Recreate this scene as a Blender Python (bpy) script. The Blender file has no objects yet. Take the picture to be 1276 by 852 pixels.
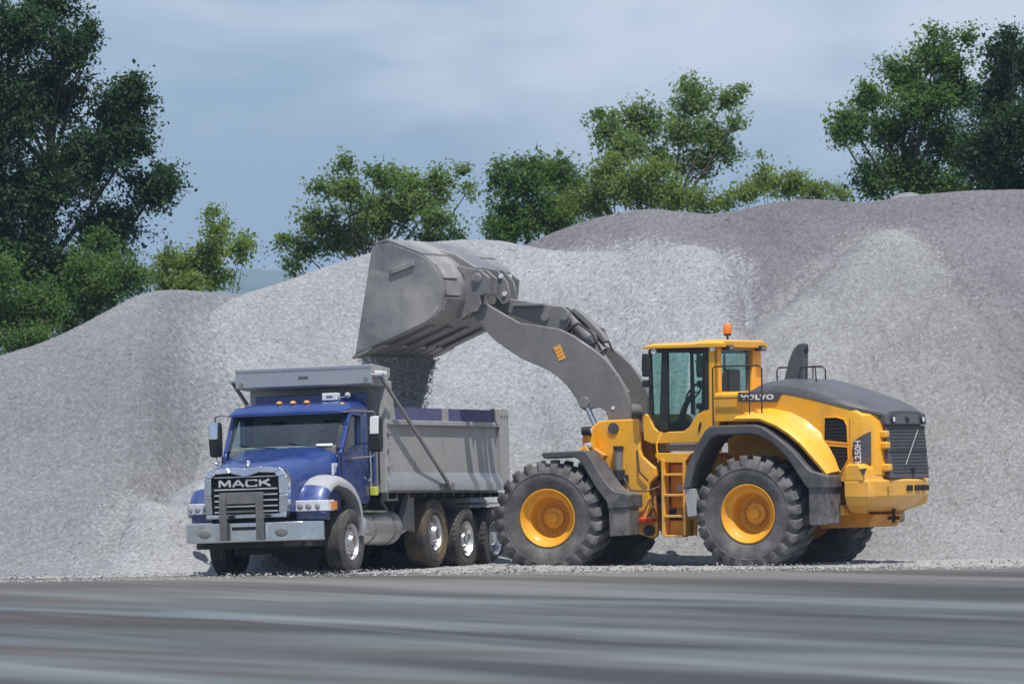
import bpy, bmesh, math, random
import numpy as np
from mathutils import Matrix, Vector

random.seed(7)
rng = np.random.default_rng(11)
S = bpy.context.scene
COL = S.collection
PI = math.pi
R = math.radians

# ------------------------------------------------------------------ camera, sky, sun, exposure
FPX = 7600.0                        # focal length in pixels of a 1276-wide frame (a long telephoto)
CAMZ = 1.8
PITCH = math.atan((571 - 426) / FPX)
ROLL = 0.0133
fwd = Vector((0, math.cos(PITCH), math.sin(PITCH)))
up0 = Vector((0, -math.sin(PITCH), math.cos(PITCH)))
r0 = Vector((1, 0, 0))
cr, sr = math.cos(ROLL), math.sin(ROLL)
cright = r0 * cr - up0 * sr
cup = r0 * sr + up0 * cr
cam = bpy.data.cameras.new('camera')
cam.sensor_width = 36
cam.lens = 36 * FPX / 1276
cam.clip_start = 1
cam.clip_end = 30000
cam.dof.use_dof = True
cam.dof.focus_distance = 100
cam.dof.aperture_fstop = 3.8
camo = bpy.data.objects.new('camera', cam)
COL.objects.link(camo)
M3 = Matrix((cright, cup, -fwd)).transposed()
camo.matrix_world = Matrix.Translation((0, 0, CAMZ)) @ M3.to_4x4()
S.camera = camo

SUN = Vector((0.15, -0.33, 0.93)).normalized()       # direction towards the sun
sun_el = math.asin(SUN.z)
sun_az = math.atan2(SUN.x, SUN.y)
w = bpy.data.worlds.new('World')
S.world = w
w.use_nodes = True
nt = w.node_tree
nt.nodes.clear()
wo = nt.nodes.new('ShaderNodeOutputWorld')
bg = nt.nodes.new('ShaderNodeBackground')
bg.inputs['Strength'].default_value = 0.117
sky = nt.nodes.new('ShaderNodeTexSky')
sky.sky_type = 'NISHITA'
sky.sun_disc = False
sky.sun_elevation = sun_el
sky.sun_rotation = sun_az
sky.altitude = 100
sky.air_density = 1.3
sky.dust_density = 1.2
sky.ozone_density = 3.0
tcw = nt.nodes.new('ShaderNodeTexCoord')
mpw = nt.nodes.new('ShaderNodeMapping')
mpw.inputs['Scale'].default_value = (6, 6, 19)
mpw.inputs['Location'].default_value = (3.1, 0.4, 0.35)
nzw = nt.nodes.new('ShaderNodeTexNoise')
nzw.inputs['Scale'].default_value = 1.5
nzw.inputs['Detail'].default_value = 4
nzw.inputs['Roughness'].default_value = 0.52
nzw.inputs['Distortion'].default_value = 0.35
crw = nt.nodes.new('ShaderNodeMapRange')
crw.interpolation_type = 'SMOOTHERSTEP'
crw.inputs['From Min'].default_value = 0.40
crw.inputs['From Max'].default_value = 0.68
crw.inputs['To Min'].default_value = 0.12
crw.inputs['To Max'].default_value = 0.88
mxw = nt.nodes.new('ShaderNodeMix')
mxw.data_type = 'RGBA'
mxw.inputs['B'].default_value = (7.1, 7.4, 7.8, 1)
tint = nt.nodes.new('ShaderNodeMix')
tint.data_type = 'RGBA'
tint.blend_type = 'MULTIPLY'
tint.inputs['Factor'].default_value = 1
tint.inputs['B'].default_value = (0.54, 0.69, 0.97, 1)
nt.links.new(tcw.outputs['Generated'], mpw.inputs['Vector'])
nt.links.new(mpw.outputs['Vector'], nzw.inputs['Vector'])
nt.links.new(nzw.outputs['Fac'], crw.inputs['Value'])
nt.links.new(crw.outputs['Result'], mxw.inputs['Factor'])
nt.links.new(sky.outputs['Color'], tint.inputs['A'])
nt.links.new(tint.outputs['Result'], mxw.inputs['A'])
nt.links.new(mxw.outputs['Result'], bg.inputs['Color'])
nt.links.new(bg.outputs['Background'], wo.inputs['Surface'])

sl = bpy.data.lights.new('sun', 'SUN')
sl.energy = 4.8
sl.angle = R(0.55)
sl.color = (1.0, 0.955, 0.89)
so = bpy.data.objects.new('sun', sl)
COL.objects.link(so)
so.rotation_euler = (-SUN).to_track_quat('-Z', 'Y').to_euler()

vs = S.view_settings
vs.view_transform = 'Standard'
vs.look = 'None'
vs.gamma = 1
vs.exposure = 0.0
vs.use_curve_mapping = False
S.cycles.use_denoising = True
S.cycles.max_bounces = 8
S.cycles.transparent_max_bounces = 12
S.cycles.caustics_reflective = False
S.cycles.caustics_refractive = False


# ------------------------------------------------------------------ measuring: a sight line at a given distance
def at(px, py, Y):
    """point on the sight line through photo pixel (px,py) at world distance Y"""
    u, v = px - 638, py - 426
    uu = cr * u - sr * v
    vv = sr * u + cr * v
    d = fwd + r0 * (uu / FPX) - up0 * (vv / FPX)
    t = Y / d.y
    return Vector((0, 0, CAMZ)) + d * t


# ------------------------------------------------------------------ materials
def new_mat(name):
    m = bpy.data.materials.new(name)
    m.use_nodes = True
    n = m.node_tree.nodes
    p = n['Principled BSDF']
    return m, m.node_tree, p


def noise(nt, scale, detail=4, rough=0.55, vec=None, coord='Object', sc=(1, 1, 1), rot=(0, 0, 0), dist=0.0, tex=False):
    t = nt.nodes.new('ShaderNodeTexNoise')
    t.inputs['Scale'].default_value = scale
    t.inputs['Detail'].default_value = detail
    t.inputs['Roughness'].default_value = rough
    t.inputs['Distortion'].default_value = dist
    tc = nt.nodes.new('ShaderNodeTexCoord')
    mp = nt.nodes.new('ShaderNodeMapping')
    mp.inputs['Scale'].default_value = sc
    mp.inputs['Rotation'].default_value = rot
    if tex:
        mp.vector_type = 'TEXTURE'       # scale = size along the turned axes
    nt.links.new(tc.outputs[coord], mp.inputs['Vector'])
    nt.links.new(mp.outputs['Vector'], t.inputs['Vector'])
    return t


def mrange(nt, src, a, b, c=0.0, d=1.0):
    m = nt.nodes.new('ShaderNodeMapRange')
    m.inputs['From Min'].default_value = a
    m.inputs['From Max'].default_value = b
    m.inputs['To Min'].default_value = c
    m.inputs['To Max'].default_value = d
    nt.links.new(src, m.inputs['Value'])
    return m.outputs['Result']


def mixc(nt, fac, a, b, mode='MIX'):
    m = nt.nodes.new('ShaderNodeMix')
    m.data_type = 'RGBA'
    m.blend_type = mode
    for k, v in (('Factor', fac), ('A', a), ('B', b)):
        if hasattr(v, 'is_output'):
            nt.links.new(v, m.inputs[k])
        elif k == 'Factor':
            m.inputs[k].default_value = v
        else:
            m.inputs[k].default_value = (*v, 1)
    return m.outputs['Result']


def bump(nt, p, h, strength=0.3, dist=0.02):
    b = nt.nodes.new('ShaderNodeBump')
    b.inputs['Strength'].default_value = strength
    b.inputs['Distance'].default_value = dist
    nt.links.new(h, b.inputs['Height'])
    nt.links.new(b.outputs['Normal'], p.inputs['Normal'])


def paint(name, col, rough=0.35, metal=0.0, coat=0.3, dust=0.25, dcol=(0.33, 0.31, 0.28), dscale=2.2, var=0.12, bmp=0.0, scrape=0.0, scol=(0.4, 0.39, 0.37), ssc=(2, 2, 9), grime=0.0, low=0.0):
    m, nt, p = new_mat(name)
    n1 = noise(nt, dscale, 5, 0.62)
    n2 = noise(nt, dscale * 9, 3, 0.6)
    a = mixc(nt, mrange(nt, n2.outputs['Fac'], 0.3, 0.7), tuple(c * (1 - var) for c in col), tuple(min(1, c * (1 + var)) for c in col))
    f = mrange(nt, n1.outputs['Fac'], 0.42, 0.75, 0.0, dust)
    c = mixc(nt, f, a, dcol)
    if scrape:
        n3 = noise(nt, 1.6, 6, 0.7, sc=ssc, rot=(0.35, 0.25, 0.2))
        c = mixc(nt, mrange(nt, n3.outputs['Fac'], 0.56, 0.70, 0, scrape), c, scol)
    if low:                                          # road dust thrown up on the lower bodywork
        tcl = nt.nodes.new('ShaderNodeTexCoord')
        sxl = nt.nodes.new('ShaderNodeSeparateXYZ')
        nt.links.new(tcl.outputs['Object'], sxl.inputs[0])
        ml = nt.nodes.new('ShaderNodeMath')
        ml.operation = 'MULTIPLY'
        nt.links.new(mrange(nt, sxl.outputs['Z'], 2.0, 0.5, 0.0, low), ml.inputs[0])
        nl = noise(nt, 5.0, 6, 0.7)
        nt.links.new(mrange(nt, nl.outputs['Fac'], 0.36, 0.62), ml.inputs[1])
        c = mixc(nt, ml.outputs[0], c, (0.40, 0.375, 0.34))
    if grime:
        n4 = noise(nt, 3.1, 6, 0.72, sc=(1, 1, 0.35))
        c = mixc(nt, mrange(nt, n4.outputs['Fac'], 0.55, 0.74, 0, grime), c, tuple(0.25 * k + 0.02 for k in col))
    nt.links.new(c, p.inputs['Base Color'])
    nt.links.new(mrange(nt, n1.outputs['Fac'], 0.35, 0.75, rough, min(1, rough + 0.35)), p.inputs['Roughness'])
    p.inputs['Metallic'].default_value = metal
    p.inputs['Coat Weight'].default_value = coat
    p.inputs['Coat Roughness'].default_value = 0.12
    if bmp:
        bump(nt, p, n2.outputs['Fac'], bmp, 0.01)
    return m


def glass(name, tintc, gloss=0.1, ior=1.5):
    m, nt, p = new_mat(name)
    nt.nodes.remove(p)
    out = nt.nodes['Material Output']
    tr = nt.nodes.new('ShaderNodeBsdfTransparent')
    tr.inputs['Color'].default_value = (*tintc, 1)
    gl = nt.nodes.new('ShaderNodeBsdfGlossy')
    gl.inputs['Roughness'].default_value = 0.03
    lw = nt.nodes.new('ShaderNodeLayerWeight')
    lw.inputs['Blend'].default_value = 0.5
    fr = nt.nodes.new('ShaderNodeMath')
    fr.operation = 'POWER'
    fr.inputs[1].default_value = 4.0
    nt.links.new(lw.outputs['Facing'], fr.inputs[0])
    mx = nt.nodes.new('ShaderNodeMixShader')
    nt.links.new(mrange(nt, fr.outputs[0], 0, 1, gloss, 0.9), mx.inputs['Fac'])
    nt.links.new(tr.outputs[0], mx.inputs[1])
    nt.links.new(gl.outputs[0], mx.inputs[2])
    nt.links.new(mx.outputs[0], out.inputs['Surface'])
    return m


M = {}
M['yellow'] = paint('yellow paint', (0.92, 0.435, 0.006), 0.36, coat=0.3, dust=0.32, dcol=(0.46, 0.36, 0.20), var=0.06, grime=0.34, low=0.45)
M['yellow_worn'] = paint('worn yellow paint', (0.66, 0.28, 0.018), 0.5, coat=0.1, dust=0.4, dcol=(0.22, 0.13, 0.06), dscale=4, var=0.12)
M['rim_yellow'] = paint('yellow rim paint', (0.80, 0.37, 0.010), 0.42, coat=0.2, dust=0.25, dcol=(0.30, 0.20, 0.10), dscale=5, var=0.08)
M['boom_grey'] = paint('grey boom paint', (0.185, 0.180, 0.176), 0.45, coat=0.15, dust=0.45, dcol=(0.30, 0.29, 0.27), dscale=1.6, var=0.09, scrape=0.25, scol=(0.30, 0.29, 0.28), ssc=(1, 1, 3), grime=0.25)
M['bucket_grey'] = paint('dusty grey bucket steel', (0.20, 0.194, 0.20), 0.42, metal=0.25, coat=0.05, dust=0.9, dcol=(0.44, 0.425, 0.40), dscale=0.9, var=0.12, bmp=0.2, scrape=0.6, scol=(0.42, 0.40, 0.37), ssc=(1, 1, 4), grime=0.3)
M['worn_steel'] = paint('bare worn steel', (0.36, 0.34, 0.32), 0.42, metal=0.5, coat=0, dust=0.5, dcol=(0.30, 0.28, 0.25), dscale=3, var=0.12)
M['dark_plastic'] = paint('dark grey plastic', (0.065, 0.064, 0.068), 0.5, low=0.5, coat=0.05, dust=0.35, dcol=(0.17, 0.165, 0.16), dscale=2.5, var=0.08)
M['hood_grey'] = paint('anthracite hood paint', (0.078, 0.076, 0.080), 0.38, coat=0.25, dust=0.3, dcol=(0.2, 0.2, 0.2), dscale=1.7, var=0.06)
M['grille_grey'] = paint('grey grille mesh', (0.085, 0.084, 0.086), 0.55, coat=0.0, dust=0.3, dcol=(0.2, 0.2, 0.2), dscale=3, var=0.1)
M['black'] = paint('black rubbery plastic', (0.018, 0.018, 0.019), 0.55, coat=0, dust=0.25, dcol=(0.1, 0.095, 0.09), dscale=4)
M['void'] = paint('black interior', (0.010, 0.010, 0.011), 0.7, coat=0, dust=0.1, dcol=(0.04, 0.04, 0.04))
M['chassis'] = paint('black chassis paint', (0.022, 0.022, 0.024), 0.5, coat=0.05, dust=0.4, dcol=(0.12, 0.11, 0.1), dscale=3)
M['rubber'] = paint('dusty tyre rubber', (0.095, 0.092, 0.089), 0.88, coat=0, dust=0.85, dcol=(0.27, 0.26, 0.245), dscale=2.6, var=0.15, bmp=0.2)
M['rubber_dark'] = paint('truck tyre rubber', (0.055, 0.053, 0.051), 0.8, coat=0, dust=0.75, dcol=(0.17, 0.155, 0.135), dscale=4, var=0.15, bmp=0.2)
M['rubber_mud'] = paint('muddy tyre rubber', (0.055, 0.052, 0.048), 0.85, coat=0, dust=0.95, dcol=(0.24, 0.165, 0.085), dscale=1.6, var=0.2, bmp=0.3)
M['chrome'] = paint('chrome', (0.74, 0.76, 0.79), 0.08, metal=1.0, coat=0, dust=0.3, dcol=(0.3, 0.29, 0.28), dscale=3, var=0.03)
M['alu'] = paint('polished aluminium', (0.66, 0.66, 0.66), 0.24, metal=0.95, coat=0, dust=0.35, dcol=(0.35, 0.34, 0.32), dscale=3, var=0.06)
M['alu_tank'] = paint('brushed aluminium tank', (0.58, 0.57, 0.55), 0.3, metal=0.85, coat=0, dust=0.6, dcol=(0.34, 0.32, 0.29), dscale=3, var=0.1)
M['box_steel'] = paint('dusty grey steel body', (0.40, 0.40, 0.39), 0.48, metal=0.25, coat=0.05, dust=0.6, dcol=(0.46, 0.44, 0.40), dscale=1.6, var=0.08, bmp=0.1, scrape=0.45, scol=(0.27, 0.26, 0.25), ssc=(4, 4, 0.8), grime=0.25)
M['box_bright'] = paint('bare bright steel', (0.50, 0.52, 0.54), 0.3, metal=0.7, coat=0, dust=0.4, dcol=(0.42, 0.41, 0.39), dscale=2.5, var=0.06)
M['blue'] = paint('metallic blue paint', (0.005, 0.038, 0.205), 0.24, metal=0.1, coat=0.9, low=0.35, dust=0.08, dcol=(0.22, 0.22, 0.26), dscale=2.0, var=0.06)
M['blue_board'] = paint('faded blue board', (0.085, 0.085, 0.20), 0.6, coat=0, dust=0.4, dcol=(0.2, 0.19, 0.26), dscale=2.5, var=0.12)
M['flare_grey'] = paint('light grey fender rubber', (0.36, 0.36, 0.37), 0.6, coat=0.05, dust=0.4, dcol=(0.42, 0.41, 0.39), dscale=4, var=0.06)
M['guard_grey'] = paint('grey painted steel guard', (0.24, 0.235, 0.23), 0.45, metal=0.3, coat=0.1, dust=0.4, dcol=(0.33, 0.31, 0.29), dscale=5, var=0.08)
M['push_guard'] = paint('dark grey push guard', (0.135, 0.132, 0.13), 0.45, metal=0.3, coat=0.1, dust=0.4, dcol=(0.26, 0.25, 0.24), dscale=5)
M['hose'] = paint('black hose', (0.015, 0.015, 0.015), 0.45, coat=0, dust=0.2)
M['silver'] = paint('bright silver plastic chrome', (0.70, 0.71, 0.73), 0.28, metal=0.4, coat=0.3, dust=0.15, var=0.03)
M['white'] = paint('white paint', (0.78, 0.78, 0.78), 0.4, coat=0.1, dust=0.1, var=0.02)
M['white_sticker'] = paint('white sticker', (0.62, 0.68, 0.76), 0.5, coat=0, dust=0.1, var=0.03)
M['red'] = paint('red paint', (0.65, 0.035, 0.02), 0.4, coat=0.2, dust=0.1, var=0.04)
M['label_orange'] = paint('orange label', (0.90, 0.42, 0.06), 0.5, coat=0, dust=0.1)
M['orange'] = paint('orange plastic', (0.85, 0.22, 0.02), 0.3, coat=0.3, dust=0.05, var=0.05)
M['amber'] = paint('amber lens', (0.80, 0.30, 0.06), 0.2, coat=0.5, dust=0.05, var=0.1)
M['lens'] = paint('clear lamp lens', (0.72, 0.74, 0.78), 0.15, coat=0.6, dust=0.1, var=0.1)
M['silver_mark'] = paint('dark print', (0.07, 0.07, 0.075), 0.5, coat=0, dust=0.2)
M['lining'] = paint('grey interior lining', (0.34, 0.34, 0.33), 0.8, coat=0, dust=0.05)
M['tan'] = paint('tan interior trim', (0.36, 0.31, 0.25), 0.7, coat=0, dust=0.1)
M['yellow_green'] = paint('lime reflective tape', (0.62, 0.66, 0.06), 0.5, coat=0, dust=0.1)
M['cab_glass'] = glass('tinted cab glass', (0.78, 0.91, 0.89), 0.03)
M['screen_glass'] = glass('truck windscreen glass', (0.82, 0.91, 0.91), 0.10)
M['mirror'] = paint('mirror glass', (0.8, 0.82, 0.85), 0.04, metal=1.0, coat=0, dust=0.05, var=0.0)


# ------------------------------------------------------------------ mesh builder
class MB:
    def __init__(s):
        s.v, s.f = [], []

    def add(s, vs, fs):
        o = len(s.v)
        s.v += [tuple(p) for p in vs]
        s.f += [tuple(i + o for i in f) for f in fs]
        return s

    def box(s, x0, x1, y0, y1, z0, z1):
        return s.add([(x0, y0, z0), (x1, y0, z0), (x1, y1, z0), (x0, y1, z0), (x0, y0, z1), (x1, y0, z1), (x1, y1, z1), (x0, y1, z1)],
                     [(3, 2, 1, 0), (4, 5, 6, 7), (0, 1, 5, 4), (1, 2, 6, 5), (2, 3, 7, 6), (3, 0, 4, 7)])

    def obox(s, c, ax, ay, az, hx, hy, hz):
        c = Vector(c)
        ax, ay, az = Vector(ax).normalized() * hx, Vector(ay).normalized() * hy, Vector(az).normalized() * hz
        P = [c + i * ax + j * ay + k * az for k in (-1, 1) for i, j in ((-1, -1), (1, -1), (1, 1), (-1, 1))]
        return s.add(P, [(3, 2, 1, 0), (4, 5, 6, 7), (0, 1, 5, 4), (1, 2, 6, 5), (2, 3, 7, 6), (3, 0, 4, 7)])

    def bar(s, p0, p1, w, h, upv=(0, 0, 1)):
        p0, p1 = Vector(p0), Vector(p1)
        ax = p1 - p0
        ay = Vector(upv).cross(ax)
        if ay.length < 1e-5:
            ay = Vector((0, 1, 0))
        az = ax.cross(ay)
        return s.obox((p0 + p1) / 2, ax, ay, az, ax.length / 2, w / 2, h / 2)

    def loft(s, secs, closed=True, caps=True):
        n = len(secs[0])
        vs = [p for q in secs for p in q]
        fs = []
        for i in range(len(secs) - 1):
            for j in range(n if closed else n - 1):
                k = (j + 1) % n
                fs.append((i * n + j, i * n + k, (i + 1) * n + k, (i + 1) * n + j))
        if caps:
            fs.append(tuple(range(n))[::-1])
            fs.append(tuple((len(secs) - 1) * n + j for j in range(n)))
        return s.add(vs, fs)

    def prism(s, pts, y0, y1):
        """outline in (x,z) pushed along y"""
        return s.loft([[(x, y0, z) for x, z in pts], [(x, y1, z) for x, z in pts]])

    def prism_x(s, pts, x0, x1):
        """outline in (y,z) pushed along x"""
        return s.loft([[(x0, y, z) for y, z in pts], [(x1, y, z) for y, z in pts]])

    def prism_z(s, pts, z0, z1):
        return s.loft([[(x, y, z0) for x, y in pts], [(x, y, z1) for x, y in pts]])

    def tube(s, path, r, n=8, caps=True):
        P = [Vector(p) for p in path]
        secs = []
        prev = None
        for i, p in enumerate(P):
            t = (P[min(i + 1, len(P) - 1)] - P[max(i - 1, 0)]).normalized()
            a = prev if prev is not None else (Vector((0, 0, 1)) if abs(t.z) < 0.9 else Vector((1, 0, 0)))
            u = (a - t * a.dot(t)).normalized()
            prev = u
            q = t.cross(u)
            rr = r[i] if isinstance(r, (list, tuple)) else r
            secs.append([p + (u * math.cos(2 * PI * k / n) + q * math.sin(2 * PI * k / n)) * rr for k in range(n)])
        return s.loft(secs, True, caps)

    def cyl(s, p0, p1, r, r1=None, n=20):
        return s.tube([p0, p1], [r, r if r1 is None else r1], n)

    def lathe(s, prof, c=(0, 0, 0), n=48, axis='y', closed=True):
        """prof: list of (offset along axis, radius)"""
        secs = []
        for k in range(n):
            a = 2 * PI * k / n
            ca, sa = math.cos(a), math.sin(a)
            if axis == 'y':
                secs.append([(c[0] + r * ca, c[1] + o, c[2] + r * sa) for o, r in prof])
            elif axis == 'z':
                secs.append([(c[0] + r * ca, c[1] + r * sa, c[2] + o) for o, r in prof])
            else:
                secs.append([(c[0] + o, c[1] + r * ca, c[2] + r * sa) for o, r in prof])
        m = len(prof)
        vs = [p for q in secs for p in q]
        fs = []
        for k in range(n):
            k2 = (k + 1) % n
            for j in range(m if closed else m - 1):
                j2 = (j + 1) % m
                fs.append((k * m + j, k2 * m + j, k2 * m + j2, k * m + j2))
        return s.add(vs, fs)

    def ball(s, c, rx, ry, rz, n=12, m=8):
        prof = [(-math.cos(PI * i / m), math.sin(PI * i / m) + 1e-4) for i in range(m + 1)]
        t = MB().lathe(prof, n=n, axis='z', closed=False)
        return s.add([(c[0] + x * rx, c[1] + y * ry, c[2] + z * rz) for x, y, z in t.v], t.f)

    def build(s, name, mat, parent=None, bev=0.0, ang=35, rz=0.0, label=None, seg=2, flat=False):
        me = bpy.data.meshes.new(name)
        me.from_pydata([tuple(p) for p in s.v], [], s.f)
        bm = bmesh.new()
        bm.from_mesh(me)
        bmesh.ops.recalc_face_normals(bm, faces=bm.faces)
        bm.to_mesh(me)
        bm.free()
        if not flat:
            me.polygons.foreach_set('use_smooth', [True] * len(me.polygons))
            me.set_sharp_from_angle(angle=R(ang))
        me.materials.append(M[mat] if isinstance(mat, str) else mat)
        o = bpy.data.objects.new(name, me)
        COL.objects.link(o)
        o.parent = parent
        o.rotation_euler.z = rz
        if bev:
            b = o.modifiers.new('bevel', 'BEVEL')
            b.width = bev
            b.segments = seg
            b.limit_method = 'ANGLE'
            b.angle_limit = R(30)
            b.harden_normals = True
        if label:
            o['label'] = label
        return o


def thing(name, label, cat, loc=(0, 0, 0), rot=(0, 0, 0), group=None, kind=None):
    o = bpy.data.objects.new(name, None)
    COL.objects.link(o)
    o.location = loc
    o.rotation_euler = rot
    return tag(o, label, cat, group, kind)


def tag(o, label, cat=None, group=None, kind=None):
    o['label'] = label
    if cat:
        o['category'] = cat
    if group:
        o['group'] = group
    if kind:
        o['kind'] = kind
    return o


def part_empty(name, parent, loc=(0, 0, 0), rot=(0, 0, 0), label=None):
    o = bpy.data.objects.new(name, None)
    COL.objects.link(o)
    o.parent = parent
    o.location = loc
    o.rotation_euler = rot
    if label:
        o['label'] = label
    return o


def copy_part(src, parent, loc=None, rot=None, scale=None):
    c = src.copy()
    COL.objects.link(c)
    c.parent = parent
    if loc is not None:
        c.location = loc
    if rot is not None:
        c.rotation_euler = rot
    if scale is not None:
        c.scale = scale
    for ch in [k for k in src.children]:
        d = ch.copy()
        COL.objects.link(d)
        d.parent = c
    return c


def lettering(name, string, width, height, depth, mat, parent, origin, xdir, ydir, bold=0.012, spacing=1.0, rz=0.0):
    """raised letters, centred on origin, fitted to width x height"""
    cu = bpy.data.curves.new(name, 'FONT')
    cu.body = string
    cu.size = 1
    cu.offset = bold
    cu.space_character = spacing
    cu.extrude = 0.5
    tmp = bpy.data.objects.new(name, cu)
    COL.objects.link(tmp)
    dg = bpy.context.evaluated_depsgraph_get()
    me = bpy.data.meshes.new_from_object(tmp.evaluated_get(dg))
    bpy.data.objects.remove(tmp)
    bpy.data.curves.remove(cu)
    P = np.array([v.co[:] for v in me.vertices])
    lo, hi = P.min(0), P.max(0)
    P = (P - (lo + hi) / 2) / (hi - lo)
    X, Y = Vector(xdir), Vector(ydir)
    Z = X.cross(Y)
    O = Vector(origin)
    for v, p in zip(me.vertices, P):
        v.co = O + X * (p[0] * width) + Y * (p[1] * height) + Z * (p[2] * depth)
    me.materials.clear()
    me.materials.append(M[mat])
    me.polygons.foreach_set('use_smooth', [False] * len(me.polygons))
    o = bpy.data.objects.new(name, me)
    COL.objects.link(o)
    o.parent = parent
    o.rotation_euler.z = rz
    return o


# ------------------------------------------------------------------ smooth random fields for terrain
class Field:
    def __init__(s, seed, n=64):
        s.g = np.random.default_rng(seed).random((n, n))
        s.n = n

    def one(s, x, y):
        xi, yi = np.floor(x).astype(int), np.floor(y).astype(int)
        fx, fy = x - xi, y - yi
        fx, fy = fx * fx * (3 - 2 * fx), fy * fy * (3 - 2 * fy)
        g, n = s.g, s.n
        a, b = g[xi % n, yi % n], g[(xi + 1) % n, yi % n]
        c, d = g[xi % n, (yi + 1) % n], g[(xi + 1) % n, (yi + 1) % n]
        return (a * (1 - fx) + b * fx) * (1 - fy) + (c * (1 - fx) + d * fx) * fy - 0.5

    def fbm(s, x, y, octv=4):
        t, amp, k = 0, 1, 1
        for _ in range(octv):
            t = t + amp * s.one(x * k + 7.3 * _, y * k + 3.1 * _)
            amp *= 0.5
            k *= 2.03
        return t


def grid_mesh(name, X, Y, Z, mat, keep=None, tone=None, smooth=False, colour=None):
    """sheet over the arrays X,Y,Z (2-D); keep: mask of the quads that stay"""
    ny, nx = X.shape
    V = np.stack([X, Y, Z], -1).reshape(-1, 3)
    idx = np.arange(ny * nx).reshape(ny, nx)
    Q = np.stack([idx[:-1, :-1], idx[:-1, 1:], idx[1:, 1:], idx[1:, :-1]], -1)
    Q = Q[keep] if keep is not None else Q.reshape(-1, 4)
    used = np.zeros(len(V), bool)
    used[Q.ravel()] = True
    remap = np.cumsum(used) - 1
    V = V[used]
    Q = remap[Q]
    o = raw_mesh(name, V, Q, mat, None if tone is None else tone.reshape(-1)[used], smooth)
    if colour is not None:
        c4 = np.ones((len(V), 4), np.float32)
        c4[:, :3] = colour.reshape(-1, 3)[used]
        o.data.attributes.new('stone_colour', 'FLOAT_COLOR', 'POINT').data.foreach_set('color', c4.ravel())
    return o


def raw_mesh(name, V, Q, mat, tone=None, smooth=False):
    V, Q = np.asarray(V, np.float32), np.asarray(Q, np.int32)
    k = Q.shape[1]
    me = bpy.data.meshes.new(name)
    me.vertices.add(len(V))
    me.vertices.foreach_set('co', V.ravel())
    me.loops.add(Q.size)
    me.loops.foreach_set('vertex_index', Q.ravel())
    me.polygons.add(len(Q))
    me.polygons.foreach_set('loop_start', np.arange(0, Q.size, k, dtype=np.int32))
    me.polygons.foreach_set('use_smooth', np.full(len(Q), smooth))
    me.update(calc_edges=True)
    if tone is not None:
        a = me.attributes.new('tone', 'FLOAT', 'POINT')
        a.data.foreach_set('value', np.asarray(tone, np.float32))
    me.materials.append(M[mat] if isinstance(mat, str) else mat)
    o = bpy.data.objects.new(name, me)
    COL.objects.link(o)
    return o


# ================================================================== THE SETTING
def gravel_mat(name, dark, light):
    m, nt, p = new_mat(name)
    at_ = nt.nodes.new('ShaderNodeAttribute')
    at_.attribute_name = 'tone'
    base = mixc(nt, at_.outputs['Fac'], dark, light)
    nt.links.new(base, p.inputs['Base Color'])
    p.inputs['Roughness'].default_value = 0.9
    p.inputs['Specular IOR Level'].default_value = 0.25
    return m


M['gravel_yard'] = gravel_mat('dusty yard gravel', (0.21, 0.206, 0.20), (0.40, 0.39, 0.378))
M['gravel_load'] = gravel_mat('mixed crushed stone', (0.34, 0.34, 0.345), (0.60, 0.60, 0.60))
m, nt, p = new_mat('crushed stone')                 # every stone brings its own colour
at_ = nt.nodes.new('ShaderNodeAttribute')
at_.attribute_name = 'stone_colour'
nt.links.new(at_.outputs['Color'], p.inputs['Base Color'])
p.inputs['Roughness'].default_value = 0.92
p.inputs['Specular IOR Level'].default_value = 0.2
M['gravel_pile'] = m
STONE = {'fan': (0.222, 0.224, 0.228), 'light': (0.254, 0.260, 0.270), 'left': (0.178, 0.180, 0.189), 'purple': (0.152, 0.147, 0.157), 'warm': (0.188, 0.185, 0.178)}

# asphalt yard
m, nt, p = new_mat('dusty asphalt')
na = noise(nt, 1.0, 3, 0.5, sc=(26, 3.2, 1), rot=(0, 0, -1.12), dist=0.35, tex=True)
nb = noise(nt, 1.0, 3, 0.55, sc=(18, 1.7, 1), rot=(0, 0, -1.0), dist=0.3, tex=True)
nc = noise(nt, 1.0, 3, 0.55, sc=(22, 1.3, 1), rot=(0, 0, -1.22), dist=0.3, tex=True)
nd = noise(nt, 60, 3, 0.6)
c = mixc(nt, mrange(nt, na.outputs['Fac'], 0.40, 0.61), (0.042, 0.047, 0.051), (0.138, 0.155, 0.162))
c = mixc(nt, mrange(nt, nb.outputs['Fac'], 0.52, 0.64, 0, 0.85), c, (0.072, 0.060, 0.050))
c = mixc(nt, mrange(nt, nc.outputs['Fac'], 0.54, 0.68, 0, 0.6), c, (0.21, 0.235, 0.24))
# tracked stone dust gets thicker towards the gravel yard (y = 96)
tc = nt.nodes.new('ShaderNodeTexCoord')
sx = nt.nodes.new('ShaderNodeSeparateXYZ')
nt.links.new(tc.outputs['Object'], sx.inputs[0])
edge = mrange(nt, sx.outputs['Y'], 74, 93, 0, 1)
em = nt.nodes.new('ShaderNodeMath')
em.operation = 'MULTIPLY'
nt.links.new(edge, em.inputs[0])
nt.links.new(mrange(nt, nb.outputs['Fac'], 0.30, 0.62, 0.35, 0.95), em.inputs[1])
dustc = mixc(nt, mrange(nt, na.outputs['Fac'], 0.4, 0.62), (0.088, 0.077, 0.067), (0.225, 0.203, 0.178))
c = mixc(nt, em.outputs[0], c, dustc)
c = mixc(nt, mrange(nt, nd.outputs['Fac'], 0.3, 0.7, 0, 0.35), c, (0.05, 0.05, 0.05))
nt.links.new(c, p.inputs['Base Color'])
p.inputs['Roughness'].default_value = 0.8
p.inputs['Specular IOR Level'].default_value = 0.22
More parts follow.
